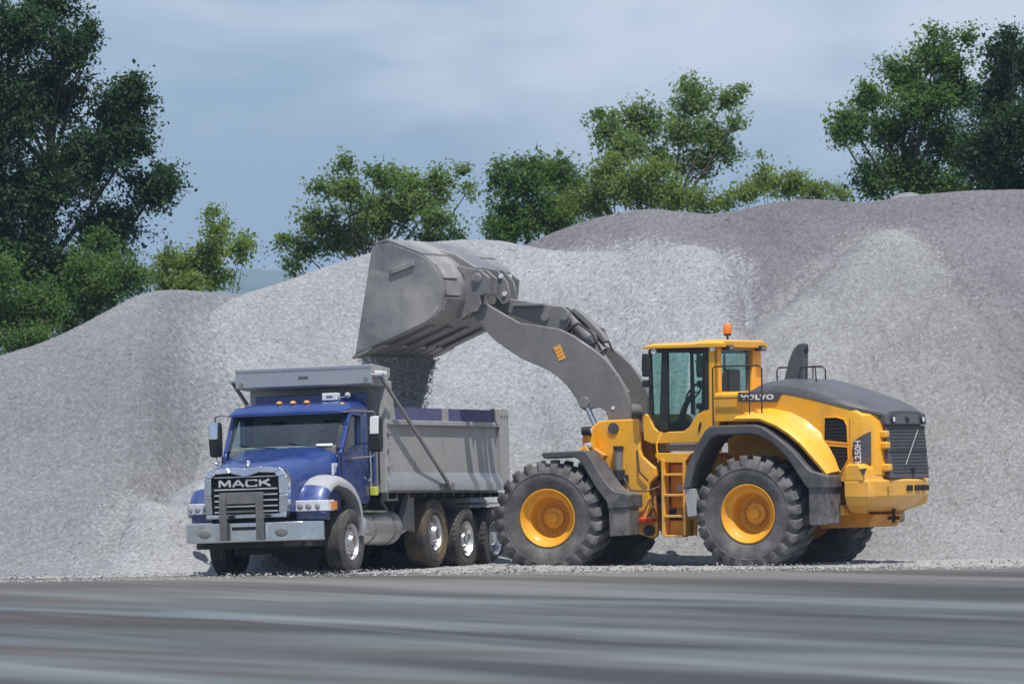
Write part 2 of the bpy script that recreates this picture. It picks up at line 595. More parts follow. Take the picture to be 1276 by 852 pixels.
bump(nt, p, nd.outputs['Fac'], 0.35, 0.01)
M['asphalt'] = m
m, nt, p = new_mat('dry earth and grass')
ne = noise(nt, 0.2, 6, 0.6)
c = mixc(nt, mrange(nt, ne.outputs['Fac'], 0.4, 0.6), (0.05, 0.075, 0.03), (0.14, 0.13, 0.09))
nt.links.new(c, p.inputs['Base Color'])
p.inputs['Roughness'].default_value = 0.95
M['earth'] = m

g = MB().add([(-3000, -200, -0.09), (3000, -200, -0.09), (3000, 6000, -0.09), (-3000, 6000, -0.09)], [(0, 1, 2, 3)]).build('ground', 'earth', flat=True)
g['kind'] = 'structure'
fA = Field(3)
fB = Field(5)
fC = Field(9)
xs = np.linspace(-45, 45, 181)
ys = np.linspace(10, 97.2, 176)
X, Y = np.meshgrid(xs, ys)
Z = 0.03 * fA.fbm(X / 9, Y / 9, 3) * np.clip((95 - Y) / 10, 0, 1)
a = grid_mesh('asphalt', X, Y, Z, 'asphalt', smooth=True)
a['kind'] = 'structure'

# gravel yard the machines stand on
xs = np.arange(-17, 17, 0.055)
ys = np.arange(93.6, 108, 0.075)
X, Y = np.meshgrid(xs, ys)
edge = 96.2 + 1.5 * fB.fbm(X / 3.5, X * 0 + 2.2, 4)
t = np.clip((Y - edge) / 2.2, 0, 1)
Z = -0.02 + 0.055 * t ** 0.6 + t * (0.035 * fA.fbm(X / 2.5, Y / 2.5, 3)) + rng.normal(0, 0.006, X.shape) * (0.4 + t)
Z += t * (-0.02 - 0.03 * np.clip((-X - 0.5) / 3, 0, 1))
X2 = X + rng.normal(0, 0.014, X.shape)
Y2 = Y + rng.normal(0, 0.02, X.shape)
ragged = edge + 0.5 * rng.standard_normal(X.shape) * 0.6
keep = (Y > ragged)[:-1, :-1]
gy = grid_mesh('gravel_yard', X2, Y2, Z, 'gravel_yard', keep, rng.random(X.shape) ** 1.3)
gy['kind'] = 'structure'
YARD_Z = 0.035

# ---- stockpiles: ridges and cones of stone at their angle of repose
REP = 0.735
DEPTH_PX = [-300, 0, 185, 330, 450, 640, 1276, 1600]
DEPTH_Y = [103.2, 104.3, 106.2, 109.6, 112.0, 113.2, 112.6, 112.0]


def crest(pts, dy=0.0):
    xs_, zs_, ys_ = [], [], []
    for k_, (px, py) in enumerate(pts):
        yc = float(np.interp(px, DEPTH_PX, DEPTH_Y)) + (dy[k_] if isinstance(dy, tuple) else dy)
        q = at(px, py, yc)
        xs_.append(q.x)
        zs_.append(q.z)
        ys_.append(yc)
    return np.array(xs_), np.array(zs_), np.array(ys_)


def smooth_interp(x, xs_, vs_):
    k = np.linspace(-0.35, 0.35, 7)
    return sum(np.interp(x + d, xs_, vs_) for d in k) / 7


def ridge(cr_, seed, flute=0.28, rnd=0.30):
    xs_, zs_, ys_ = cr_
    f1, f2 = Field(seed), Field(seed + 50)

    def H(x, y):
        zc, yc = smooth_interp(x, xs_, zs_), smooth_interp(x, xs_, ys_)
        d = y - yc
        dd = np.sqrt(d * d + rnd * rnd) - rnd
        fl = flute * f1.fbm(x / 1.5 + 0.25 * d / 3, d / 9.0, 4) * np.clip(dd / 2.0, 0, 1)
        sm = 0.16 * f2.fbm(x / 0.9, y / 1.4, 3) * np.clip(dd / 1.2, 0.10, 1)
        return zc - REP * dd + fl + sm
    return H


def cone(px, py, yc, seed, rep=REP, rnd=0.35):
    q = at(px, py, yc)
    f1 = Field(seed)

    def H(x, y):
        dx, dy = x - q.x, y - q.y
        rr = np.sqrt(dx * dx + dy * dy)
        th = np.arctan2(dy, dx)
        dd = np.sqrt(rr * rr + rnd * rnd) - rnd
        fl = 0.20 * f1.fbm(th * 3.0 + 20, rr / 5, 4) * np.clip(dd / 2, 0, 1) + 0.10 * f1.fbm(x, y, 3) * np.clip(dd, 0, 1)
        return q.z - rep * dd + fl
    return H


def union(*hs):
    return lambda x, y: np.maximum.reduce([h(x, y) for h in hs])


H_right = ridge(crest([(540, 350), (600, 330), (650, 308), (690, 289), (725, 277), (760, 268), (800, 260), (840, 262), (870, 268), (905, 266), (950, 255), (1010, 247),
                       (1065, 254), (1090, 252), (1130, 244), (1200, 238), (1276, 236), (1420, 240)]), 21, 0.22)
H_mid = ridge(crest([(215, 425), (290, 369), (320, 362), (370, 345), (430, 325), (470, 312), (540, 301), (600, 297), (650, 305), (690, 314), (760, 313), (830, 308), (868, 303),
                     (900, 316), (948, 356), (1000, 410)], (-0.55, -0.6, -0.75, -0.75, -0.7, -0.6, -0.6, -0.7, -0.95, -1.3, -1.45, -1.5, -1.5, -1.5, -1.5, -1.5)), 33, 0.34)
H_left = ridge(crest([(-260, 520), (-100, 480), (0, 443), (60, 425), (110, 400), (150, 378), (185, 360), (220, 361), (260, 364), (320, 368), (380, 378), (450, 396), (540, 430), (640, 480)]), 45, 0.30)
H_cone = union(cone(1108, 286, 111.3, 61), cone(1070, 330, 109.9, 63), cone(1010, 372, 109.0, 65))
H_tan = union(cone(1180, 372, 109.2, 71), cone(1115, 440, 107.6, 73))
H_low = union(cone(258, 597, 101.9, 81), cone(185, 625, 101.1, 83))
H_back = cone(1132, 240, 115.2, 91)
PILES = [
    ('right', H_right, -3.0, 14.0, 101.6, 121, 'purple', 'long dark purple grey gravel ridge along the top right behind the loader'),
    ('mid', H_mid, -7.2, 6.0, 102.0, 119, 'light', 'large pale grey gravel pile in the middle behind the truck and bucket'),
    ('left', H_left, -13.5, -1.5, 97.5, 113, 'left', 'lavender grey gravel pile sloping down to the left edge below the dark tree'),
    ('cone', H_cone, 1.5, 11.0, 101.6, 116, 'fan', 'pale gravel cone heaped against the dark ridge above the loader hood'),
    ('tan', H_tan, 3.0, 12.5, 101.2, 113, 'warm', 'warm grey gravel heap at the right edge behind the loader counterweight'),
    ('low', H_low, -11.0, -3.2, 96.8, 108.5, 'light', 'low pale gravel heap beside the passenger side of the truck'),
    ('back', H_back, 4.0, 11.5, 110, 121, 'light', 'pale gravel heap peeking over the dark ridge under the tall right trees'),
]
STEP = 0.029
fP, fQ = Field(101), Field(103)


def inside(q, x, y, z):
    return np.where((x > q[2] + 0.05) & (x < q[3] - 0.05) & (y > q[4] + 0.05) & (y < q[5] - 0.05), z, -9.0)


for i, q_ in enumerate(PILES):
    nm, H, x0, x1, y0, y1, mat, lab = q_
    xs = np.arange(x0, x1, STEP)
    ys = np.arange(y0, y1, STEP * 1.1)
    X, Y = np.meshgrid(xs, ys)
    Z = H(X, Y)
    others = np.full(X.shape, -1.0)
    near = np.zeros(X.shape, int)
    for j, q in enumerate(PILES):
        if j != i:
            h = inside(q, X, Y, q[1](X, Y))
            near = np.where(h > others, j, near)
            others = np.maximum(others, h)
    k = 0.35                                                    # a soft toe
    Zs = np.where(Z > 1.2, Z, k * np.log1p(np.exp(np.clip(Z, -8, 2) / k)) - 0.10 * np.clip((1.2 - Z) / 1.2, 0, 1))
    vis = (Zs > others - 0.3) & (Zs > -0.07)
    keep = vis[:-1, :-1] | vis[1:, 1:] | vis[:-1, 1:] | vis[1:, :-1]
    # stones of the neighbouring heap mixed in where this heap lies thin
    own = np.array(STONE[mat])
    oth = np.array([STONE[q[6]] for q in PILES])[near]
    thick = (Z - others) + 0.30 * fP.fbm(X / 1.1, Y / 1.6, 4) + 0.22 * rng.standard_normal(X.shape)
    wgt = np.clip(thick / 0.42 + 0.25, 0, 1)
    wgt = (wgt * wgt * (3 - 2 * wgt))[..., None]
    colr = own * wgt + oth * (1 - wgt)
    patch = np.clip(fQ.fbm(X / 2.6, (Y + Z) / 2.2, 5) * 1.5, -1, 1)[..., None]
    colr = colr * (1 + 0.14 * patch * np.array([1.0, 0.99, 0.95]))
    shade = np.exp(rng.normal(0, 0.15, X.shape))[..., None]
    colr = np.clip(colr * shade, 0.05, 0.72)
    Zj = Zs + (rng.random(X.shape) - 0.5) * 0.014
    Xj = X + rng.normal(0, 0.008, X.shape)
    Yj = Y + rng.normal(0, 0.010, X.shape)
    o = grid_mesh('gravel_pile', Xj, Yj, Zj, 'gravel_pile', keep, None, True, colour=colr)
    tag(o, lab, 'gravel pile', 'stockpiles of crushed stone', 'stuff')


# ---- loose stones: real pebbles
def stone_shapes(n, seed):
    out = []
    rg = np.random.default_rng(seed)
    for _ in range(n):
        bm = bmesh.new()
        bmesh.ops.create_icosphere(bm, subdivisions=1, radius=1)
        V = np.array([v.co[:] for v in bm.verts])
        F = np.array([[v.index for v in f.verts] for f in bm.faces])
        bm.free()
        V = V * (1 + rg.normal(0, 0.2, (len(V), 1))) * rg.uniform(0.6, 1.2, 3)
        out.append((V, F))
    return out


SHAPES = stone_shapes(6, 5)
OCTA = []
for _k in range(6):
    _v = np.array([(1, 0, 0), (-1, 0, 0), (0, 1, 0), (0, -1, 0), (0, 0, 1), (0, 0, -1)], float)
    _v = _v * np.random.default_rng(_k).uniform(0.7, 1.15, (6, 1)) * np.random.default_rng(_k + 9).uniform(0.7, 1.2, 3)
    OCTA.append((_v, np.array([(0, 2, 4), (2, 1, 4), (1, 3, 4), (3, 0, 4), (2, 0, 5), (1, 2, 5), (3, 1, 5), (0, 3, 5)])))


def stones(name, P, size, mat, seed, shapes=None):
    shapes = shapes or SHAPES
    rg = np.random.default_rng(seed)
    VV, FF, TT, off = [], [], [], 0
    for pnt, s_ in zip(P, size):
        V, F = shapes[rg.integers(len(shapes))]
        q = rg.normal(size=4)
        q /= np.linalg.norm(q)
        a_, b_, c_, d_ = q
        Rm = np.array([[1 - 2 * (c_ * c_ + d_ * d_), 2 * (b_ * c_ - a_ * d_), 2 * (b_ * d_ + a_ * c_)],
                       [2 * (b_ * c_ + a_ * d_), 1 - 2 * (b_ * b_ + d_ * d_), 2 * (c_ * d_ - a_ * b_)],
                       [2 * (b_ * d_ - a_ * c_), 2 * (c_ * d_ + a_ * b_), 1 - 2 * (b_ * b_ + c_ * c_)]])
        VV.append(V @ Rm.T * s_ + pnt)
        FF.append(F + off)
        TT.append(np.full(len(V), rg.random()))
        off += len(V)
    return raw_mesh(name, np.concatenate(VV), np.concatenate(FF), mat, np.concatenate(TT))


n = 3600
sx_ = rng.uniform(-10.5, 10.5, n)
sy_ = 94.6 + np.abs(rng.normal(0, 1.7, n)) + 1.5 * fB.fbm(sx_ / 3.5, sx_ * 0 + 2.2, 4)
sz_ = np.clip(0.005 + 0.028 * (sy_ - 95.6), 0.0, 0.045)
ss_ = np.exp(rng.normal(math.log(0.013), 0.4, n))
o = stones('loose_gravel', np.stack([sx_, sy_, sz_], 1), ss_, 'gravel_yard', 15)
tag(o, 'loose stones strewn along the edge between gravel yard and asphalt', 'gravel', kind='stuff')

# coarser stones that rolled out over the slopes and gathered at the foot
n = 4500
sx_ = rng.uniform(-11, 11, n)
sy_ = rng.uniform(98.5, 112.5, n)
hs_ = np.full(n, -1.0)
for q in PILES:
    hs_ = np.maximum(hs_, inside(q, sx_, sy_, q[1](sx_, sy_)))
low_ = np.exp(-np.clip(hs_, 0, 9) / 1.1)
ok_ = (hs_ > 0.05) & (rng.random(n) < 0.25 + 0.75 * low_)
ss_ = np.exp(rng.normal(math.log(0.012), 0.3, n)) * (0.8 + 0.8 * low_)
hs_ = np.where(hs_ > 1.2, hs_, 0.35 * np.log1p(np.exp(np.clip(hs_, -8, 2) / 0.35)) - 0.10 * np.clip((1.2 - hs_) / 1.2, 0, 1))
o = stones('rolled_stones', np.stack([sx_, sy_, hs_ + 0.004], 1)[ok_], ss_[ok_], 'gravel_yard', 17, OCTA)
tag(o, 'coarse stones rolled out over the slopes and feet of the gravel piles', 'gravel', kind='stuff')

# ---- far hill
m, nt, p = new_mat('wooded hill')
nh = noise(nt, 0.02, 5, 0.6)
nt.links.new(mixc(nt, mrange(nt, nh.outputs['Fac'], 0.4, 0.6), (0.045, 0.075, 0.035), (0.08, 0.11, 0.05)), p.inputs['Base Color'])
p.inputs['Roughness'].default_value = 0.95
M['hill'] = m
xs = np.linspace(-2600, 2600, 261)
ys = np.linspace(3400, 5600, 61)
X, Y = np.meshgrid(xs, ys)
Z = (132 + 30 * fA.fbm(X / 420, X * 0 + 5, 4) + 9 * fC.fbm(X / 60, Y / 60, 3)) * np.exp(-((Y - 4400) / 560) ** 2) - 1
hl = grid_mesh('hill', X, Y, Z, 'hill', smooth=True)
hl['kind'] = 'structure'

# ---- the air: even haze round everything on the ground
hz = MB().box(-3100, 3100, -300, 6100, -1.1, 210).build('haze', 'earth', flat=True)
m = bpy.data.materials.new('summer haze')
m.use_nodes = True
nt = m.node_tree
nt.nodes.clear()
out = nt.nodes.new('ShaderNodeOutputMaterial')
pv = nt.nodes.new('ShaderNodeVolumePrincipled')
pv.inputs['Color'].default_value = (0.48, 0.70, 1.0, 1)
pv.inputs['Density'].default_value = 0.00019
pv.inputs['Anisotropy'].default_value = 0.0
nt.links.new(pv.outputs[0], out.inputs['Volume'])
hz.data.materials.clear()
hz.data.materials.append(m)
hz['kind'] = 'stuff'
hz['label'] = 'thin blue summer haze over the whole yard'


# ================================================================== TREES
def leaf_mat(name, dark, light, trans=0.5):
    m, nt, p = new_mat(name)
    out = nt.nodes['Material Output']
    a_ = nt.nodes.new('ShaderNodeAttribute')
    a_.attribute_name = 'tone'
    c = mixc(nt, a_.outputs['Fac'], dark, light)
    nt.links.new(c, p.inputs['Base Color'])
    p.inputs['Roughness'].default_value = 0.55
    p.inputs['Specular IOR Level'].default_value = 0.3
    tl = nt.nodes.new('ShaderNodeBsdfTranslucent')
    nt.links.new(mixc(nt, 1.0, c, (1.35, 1.5, 0.6), 'MULTIPLY'), tl.inputs['Color'])
    mx = nt.nodes.new('ShaderNodeMixShader')
    mx.inputs['Fac'].default_value = trans
    nt.links.new(p.outputs[0], mx.inputs[1])
    nt.links.new(tl.outputs[0], mx.inputs[2])
    nt.links.new(mx.outputs[0], out.inputs['Surface'])
    return m


M['leaf_dark'] = leaf_mat('dark green leaves', (0.013, 0.038, 0.011), (0.046, 0.098, 0.024), 0.3)
M['leaf_mid'] = leaf_mat('mid green leaves', (0.052, 0.112, 0.026), (0.155, 0.245, 0.058))
M['leaf_light'] = leaf_mat('light green leaves', (0.100, 0.160, 0.034), (0.250, 0.320, 0.085))
M['leaf_grey'] = leaf_mat('grey green leaves', (0.085, 0.142, 0.042), (0.215, 0.295, 0.100))
M['bark'] = paint('bark', (0.075, 0.062, 0.050), 0.9, coat=0, dust=0.5, dcol=(0.13, 0.12, 0.1), dscale=6, var=0.3, bmp=0.6)


def tree(name, label, base_px, d, clumps, mat, leaf=0.12, dens=1.0, trunk_r=0.14, seed=1, cat='tree', group='trees behind the stockpiles', trunk_top=None, droop=0.0):
    rg = np.random.default_rng(seed)
    k = d / FPX
    bx = at(base_px, 571, d).x
    C = []
    for (px, py, rx, ry) in clumps:
        q = at(px, py, d + rg.uniform(-0.8, 0.8))
        C.append((np.array(q), np.array([rx * k, (rx + ry) * 0.36 * k, ry * k]) * 1.14))
    root = thing(name, label, cat, (bx, d, -0.03), group=group)
    zmax = max(c[0][2] for c in C)
    zt = zmax * 0.8 if trunk_top is None else trunk_top
    tb = MB()
    n = 9
    tp = []
    ox, oy = 0.0, 0.0
    cxm = np.mean([c[0][0] for c in C]) - bx
    for i in range(n):
        t = i / (n - 1)
        tp.append(np.array([ox + cxm * t * t * 0.6 + rg.normal(0, 0.06) * t, rg.normal(0, 0.06) * t, zt * t]))
    tb.tube([tuple(p) for p in tp], [trunk_r * (1.25 - 1.0 * i / (n - 1)) for i in range(n)], 8)
    lp, ln, lo = [], [], []
    for c, r in C:
        cl = c - np.array([bx, d, -0.03])
        # limb from the trunk into the clump
        j = int(np.clip((cl[2] - 0.7 * abs(cl[0]) - 0.5) / zt * (n - 1), 1, n - 2))
        s0 = tp[j]
        mid = (s0 + cl) / 2 + np.array([rg.normal(0, .12), rg.normal(0, .12), rg.uniform(-.05, .3)])
        lr = max(0.016, trunk_r * (0.36 - 0.2 * j / n))
        tb.tube([tuple(s0), tuple(s0 * .4 + mid * .6 + 0.02), tuple(mid), tuple(mid * .4 + cl * .6), tuple(cl)], [lr, lr * .85, lr * .7, lr * .5, lr * .32], 6)
        area = r[0] * r[2]
        nc = max(4, int(88 * area * dens))
        for _ in range(nc):
            v = rg.normal(size=3)
            v /= np.linalg.norm(v)
            rad = min(1.12, rg.random() ** 0.42 * (1.0 + 0.16 * rg.normal()))
            tip = cl + v * r * rad
            st = cl + v * r * rad * rg.uniform(0.1, 0.45) + rg.normal(0, 0.06, 3)
            mm = (st + tip) / 2 + np.array([0, 0, 0.05])
            tb.tube([tuple(st), tuple(mm), tuple(tip)], [0.013, 0.009, 0.004], 4, caps=False)
            m_ = int(rg.integers(36, 72))
            sig = rg.uniform(0.09, 0.22)
            pts = tip + np.clip(rg.normal(size=(m_, 3)), -1.8, 1.8) * sig * np.array([1, 1, 0.75])
            along = rg.random((m_, 1)) ** 0.7
            pts = pts * along + (st + rg.normal(size=(m_, 3)) * sig * 0.6) * (1 - along)
            pts[:, 2] -= droop * rg.random(m_) * 0.35
            lp.append(pts)
            lo.append(np.repeat(v[None], m_, 0))
            ln.append(np.clip(rg.normal(0.5, 0.16) + rg.normal(0, 0.16, m_), 0, 1))
    lp, lo, ln = np.concatenate(lp), np.concatenate(lo), np.concatenate(ln)
    N = len(lp)
    # each leaf: a folded rhombus facing mostly up and out
    nor = lo * 0.5 + np.array([0, -0.15, 0.45]) + rg.normal(size=(N, 3)) * 0.7
    nor /= np.linalg.norm(nor, axis=1, keepdims=True)
    t = rg.normal(size=(N, 3))
    t[:, 2] -= 0.4 + droop
    t -= nor * (t * nor).sum(1, keepdims=True)
    t /= np.linalg.norm(t, axis=1, keepdims=True)
    b = np.cross(nor, t)
    s = 0.64 * leaf * np.exp(rg.normal(0, 0.28, (N, 1)))
    v0 = lp - t * s * 0.55
    v2 = lp + t * s * 0.55 - nor * s * 0.10
    v1 = lp + b * s * 0.34 + nor * s * 0.10
    v3 = lp - b * s * 0.34 + nor * s * 0.10
    V = np.stack([v0, v1, v2, v3], 1).reshape(-1, 3)
    i4 = np.arange(N)[:, None] * 4
    F = np.concatenate([i4 + [0, 1, 2], i4 + [0, 2, 3]])
    cr_ = raw_mesh('crown', V, F, mat, np.repeat(ln, 4), smooth=False)
    cr_.parent = root
    tb.build('trunk', 'bark', root)
    return root


TREES = [
    ('large_tree', 'huge dark green tree filling the upper left corner', 40, 126,
     [(20, 40, 60, 45), (85, 60, 38, 30), (60, 120, 62, 52), (150, 140, 42, 48), (0, 150, 62, 70), (110, 200, 66, 50), (190, 235, 36, 32), (45, 240, 70, 56), (130, 285, 58, 42),
      (20, 320, 64, 52), (90, 350, 60, 44), (165, 110, 30, 25), (-40, 80, 60, 90), (-30, 260, 60, 90), (60, 5, 45, 30), (205, 222, 22, 20), (170, 175, 28, 24), (110, 45, 16, 22)], 'leaf_dark', 0.115, 1.55, 0.24, 3, None),
    ('shrub', 'bushy green shrub under the dark tree at the left edge', 20, 119.5,
     [(10, 395, 50, 45), (55, 380, 44, 36), (0, 345, 34, 34), (30, 425, 44, 26)], 'leaf_mid', 0.09, 1.6, 0.06, 5, 1.6),
    ('shrub', 'tangled shrub with yellowish twigs above the left gravel crest', 120, 121,
     [(105, 385, 42, 30), (140, 350, 42, 40), (100, 340, 30, 34), (165, 345, 30, 28), (125, 305, 28, 26), (80, 400, 30, 22)], 'leaf_mid', 0.085, 1.15, 0.06, 6, 1.8),
    ('shrub', 'small light green tree with hanging leaves right of the huge dark tree', 235, 122,
     [(262, 318, 40, 24), (270, 285, 18, 22), (235, 325, 28, 24), (300, 310, 22, 16), (268, 262, 10, 14), (205, 345, 30, 20), (235, 350, 34, 18), (308, 296, 12, 12), (270, 345, 24, 16), (205, 320, 16, 18)], 'leaf_light', 0.10, 1.15, 0.06, 7, 2.2),
    ('tree', 'round loose crowned tree rising directly behind the raised bucket', 470, 134,
     [(470, 270, 52, 40), (425, 235, 30, 26), (520, 250, 44, 34), (395, 280, 30, 28), (545, 225, 26, 20), (375, 310, 20, 20), (430, 300, 42, 28), (500, 225, 30, 18), (545, 275, 26, 20), (428, 203, 12, 16),
      (575, 215, 9, 8), (400, 232, 12, 16), (470, 218, 22, 14), (570, 290, 13, 9), (540, 300, 30, 18), (365, 330, 14, 14), (585, 235, 5, 6), (352, 300, 5, 8)], 'leaf_grey', 0.12, 1.0, 0.13, 9, None),
    ('tree', 'dense dark green bushy tree left of the tall airy one', 665, 138,
     [(650, 230, 34, 32), (690, 215, 30, 28), (640, 270, 38, 28), (685, 265, 44, 34), (620, 215, 14, 16), (715, 245, 28, 34), (625, 285, 26, 18), (660, 205, 24, 18)], 'leaf_mid', 0.115, 1.5, 0.14, 11, None),
    ('tree', 'tall airy tree with open spreading crown above the gravel ridge', 830, 144,
     [(865, 125, 36, 26), (905, 120, 22, 18), (800, 150, 42, 28), (755, 155, 24, 22), (850, 160, 38, 26), (885, 170, 32, 26), (905, 190, 22, 16), (775, 185, 34, 24), (820, 195, 28, 22), (870, 200, 30, 22),
      (745, 140, 16, 8), (925, 110, 7, 7), (858, 105, 18, 12), (918, 150, 12, 14)], 'leaf_grey', 0.115, 0.95, 0.15, 13, None),
    ('shrub', 'yellowish green bush at the foot of the tall airy tree', 760, 136,
     [(760, 215, 36, 26), (740, 245, 40, 30), (790, 235, 40, 30), (835, 240, 38, 28), (870, 245, 26, 18), (815, 215, 30, 20), (885, 255, 16, 10)], 'leaf_light', 0.105, 1.15, 0.09, 15, 3.2),
    ('shrub', 'low bright green bush between the airy tree and the tall right trees', 975, 137,
     [(950, 225, 26, 22), (985, 228, 30, 22), (1020, 235, 28, 18), (1048, 240, 20, 14), (925, 238, 22, 16), (952, 203, 8, 12), (905, 250, 16, 12)], 'leaf_light', 0.105, 1.05, 0.08, 17, 3.0),
    ('large_tree', 'big dark green tree with leaning left side crown at the upper right', 1140, 133,
     [(1165, 70, 36, 30), (1125, 95, 34, 32), (1085, 120, 28, 26), (1060, 155, 32, 26), (1150, 130, 46, 38), (1105, 165, 38, 30), (1190, 110, 34, 44), (1130, 215, 52, 32), (1085, 225, 28, 26),
      (1180, 185, 48, 40), (1045, 165, 16, 20), (1205, 45, 10, 14), (1168, 42, 14, 12), (1180, 235, 56, 22)], 'leaf_mid', 0.11, 1.25, 0.2, 19, None),
    ('large_tree', 'dark tree cut off by the right edge beside the leaning one', 1250, 130,
     [(1255, 70, 30, 34), (1240, 120, 40, 44), (1270, 165, 48, 50), (1225, 190, 42, 44), (1250, 228, 60, 26), (1300, 90, 40, 60), (1262, 45, 16, 12), (1310, 180, 40, 70)], 'leaf_dark', 0.11, 1.5, 0.2, 23, None),
]
for (nm, lab, bx_, d_, cl_, mt_, lf_, de_, tr_, sd_, tt_) in TREES:
    tree(nm, lab, bx_, d_, cl_, mt_, lf_, de_, tr_, sd_, trunk_top=tt_, cat='shrub' if nm == 'shrub' else 'tree', droop=0.3 if 'hanging' in lab or 'airy' in lab else 0.0)


# ================================================================== WHEEL LOADER
# local axes: x forward, y to its left (the side seen), z up; origin on the ground under the steering joint
LD = thing('wheel_loader', 'yellow articulated wheel loader tipping its raised grey bucket over the truck', 'wheel loader', (2.8137 * 1.003, 100.8164 * 1.003, -0.048), (0, 0, R(152)))
FR = R(7)                       # the front half is steered 7 degrees
TRK = 1.14


def loader_tyre():
    b = MB()
    prof = [(-0.30, 0.46), (-0.335, 0.52), (-0.372, 0.64), (-0.378, 0.72), (-0.360, 0.81), (-0.325, 0.872), (-0.25, 0.892), (0.25, 0.892), (0.325, 0.872), (0.360, 0.81), (0.378, 0.72),
            (0.372, 0.64), (0.335, 0.52), (0.30, 0.46)]
    b.lathe(prof, n=72)
    n = 24
    for side in (-1, 1):
        for k in range(n):
            a0 = 2 * PI * (k + (0.5 if side > 0 else 0)) / n
            sk = 0.085 * side              # lugs lean
            w_o, w_i = 0.088, 0.075

            def pt(y, r, a):
                return (r * math.cos(a), y * side, r * math.sin(a))
            A = []
            for (y, rb, rt, da, wd) in ((0.04, 0.86, 0.955, -sk * 0.9, w_i), (0.20, 0.86, 0.955, -sk * 0.1, w_i), (0.318, 0.84, 0.948, sk * 0.7, w_o), (0.372, 0.78, 0.888, sk * 0.9, w_o * 0.95), (0.384, 0.74, 0.80, sk * 0.95, w_o * 0.8)):
                A.append([pt(y, rb, a0 + da - wd), pt(y, rt, a0 + da - wd * 0.82), pt(y, rt, a0 + da + wd * 0.82), pt(y, rb, a0 + da + wd)])
            b.loft(A)
    # moulded rings on the sidewall
    for s in (-1, 1):
        b.lathe([(s * 0.374, 0.735), (s * 0.386, 0.742), (s * 0.384, 0.755), (s * 0.372, 0.762)], n=72)
    return b


def loader_rim():
    b = MB()
    prof = [(0.30, 0.47), (0.335, 0.485), (0.338, 0.468), (0.315, 0.452), (0.300, 0.440), (0.26, 0.425), (0.235, 0.405), (0.20, 0.345), (0.12, 0.325), (-0.02, 0.312), (-0.05, 0.27),
            (-0.04, 0.19), (0.03, 0.17), (0.05, 0.10), (0.085, 0.085), (0.09, 0.0005), (-0.30, 0.0005), (-0.30, 0.47)]
    b.lathe(prof, n=56, closed=False)
    return b


def rim_bolts():
    b = MB()
    for k in range(18):
        a = 2 * PI * k / 18
        b.cyl((0.225 * math.cos(a), -0.06, 0.225 * math.sin(a)), (0.225 * math.cos(a), -0.015, 0.225 * math.sin(a)), 0.017, n=6)
    return b


wh0 = part_empty('wheel', LD, (-1.875, TRK, 0.9))
ty0 = loader_tyre().build('tyre', 'rubber', wh0, ang=40)
ri0 = loader_rim().build('rim', 'rim_yellow', wh0, ang=30)
rb0 = rim_bolts().build('wheel_bolts', 'yellow_worn', wh0)
rb0['kind'] = 'stuff'
copy_part(wh0, LD, (-1.875, -TRK, 0.9), (0, 0.13, PI))
cf, sf = math.cos(FR), math.sin(FR)
for s in (1, -1):
    x, y = 1.875, s * TRK
    copy_part(wh0, LD, (x * cf - y * sf, x * sf + y * cf, 0.86), (0, 0.3 * s, FR + (0 if s > 0 else PI)))

# ---- rear half: chassis, engine cover, hood
b = MB()
b.prism([(-0.1, 1.45), (-0.1, 0.85), (-0.55, 0.70), (-3.3, 0.70), (-3.6, 0.95), (-3.6, 1.5)], -0.52, 0.52)
b.box(-1.2, -0.25, -0.85, 0.85, 1.0, 1.85)
b.box(-2.6, -1.1, -0.60, 0.60, 1.4, 2.5)
b.build('rear_frame', 'yellow_worn', LD, bev=0.02)
ax_ = MB().cyl((-1.875, -0.95, 0.9), (-1.875, 0.95, 0.9), 0.21).build('axle', 'chassis', LD)
MB().ball((-1.875, 0, 0.9), 0.38, 0.42, 0.38).build('differential', 'chassis', ax_)
ax_ = MB().cyl((1.875, -0.95, 0.86), (1.875, 0.95, 0.86), 0.21).build('axle', 'chassis', LD, rz=FR)
MB().ball((1.875, 0, 0.86), 0.38, 0.42, 0.38).build('differential', 'chassis', ax_)

base = [(-1.10, 2.862), (-2.3, 2.875), (-2.7, 2.79), (-3.07, 2.70), (-3.68, 2.545), (-3.90, 2.46), (-3.96, 2.28), (-3.99, 1.50), (-3.62, 1.40), (-3.36, 1.40), (-3.27, 1.55), (-3.18, 1.68), (-2.92, 1.95), (-2.53, 2.25),
        (-2.05, 2.42), (-1.10, 2.40)]
secs = []
for y, sh, dz in ((-1.05, 0.30, -0.03), (-1.03, 0.22, 0.0), (-0.93, 0.08, 0.02), (-0.72, 0.0, 0.03), (0.72, 0.0, 0.03), (0.93, 0.08, 0.02), (1.03, 0.22, 0.0), (1.05, 0.30, -0.03)):
    q = []
    for x, z in base:
        if x < -3.6:
            kx = min(1, (-3.6 - x) / 0.4)
            q.append((x + sh * kx, y, z + (dz if z > 2.2 else 0)))
        else:
            q.append((x, y, z + (dz if z > 2.5 else 0)))
    secs.append(q)
MB().loft(secs).build('engine_cover', 'yellow', LD, bev=0.012, ang=40)

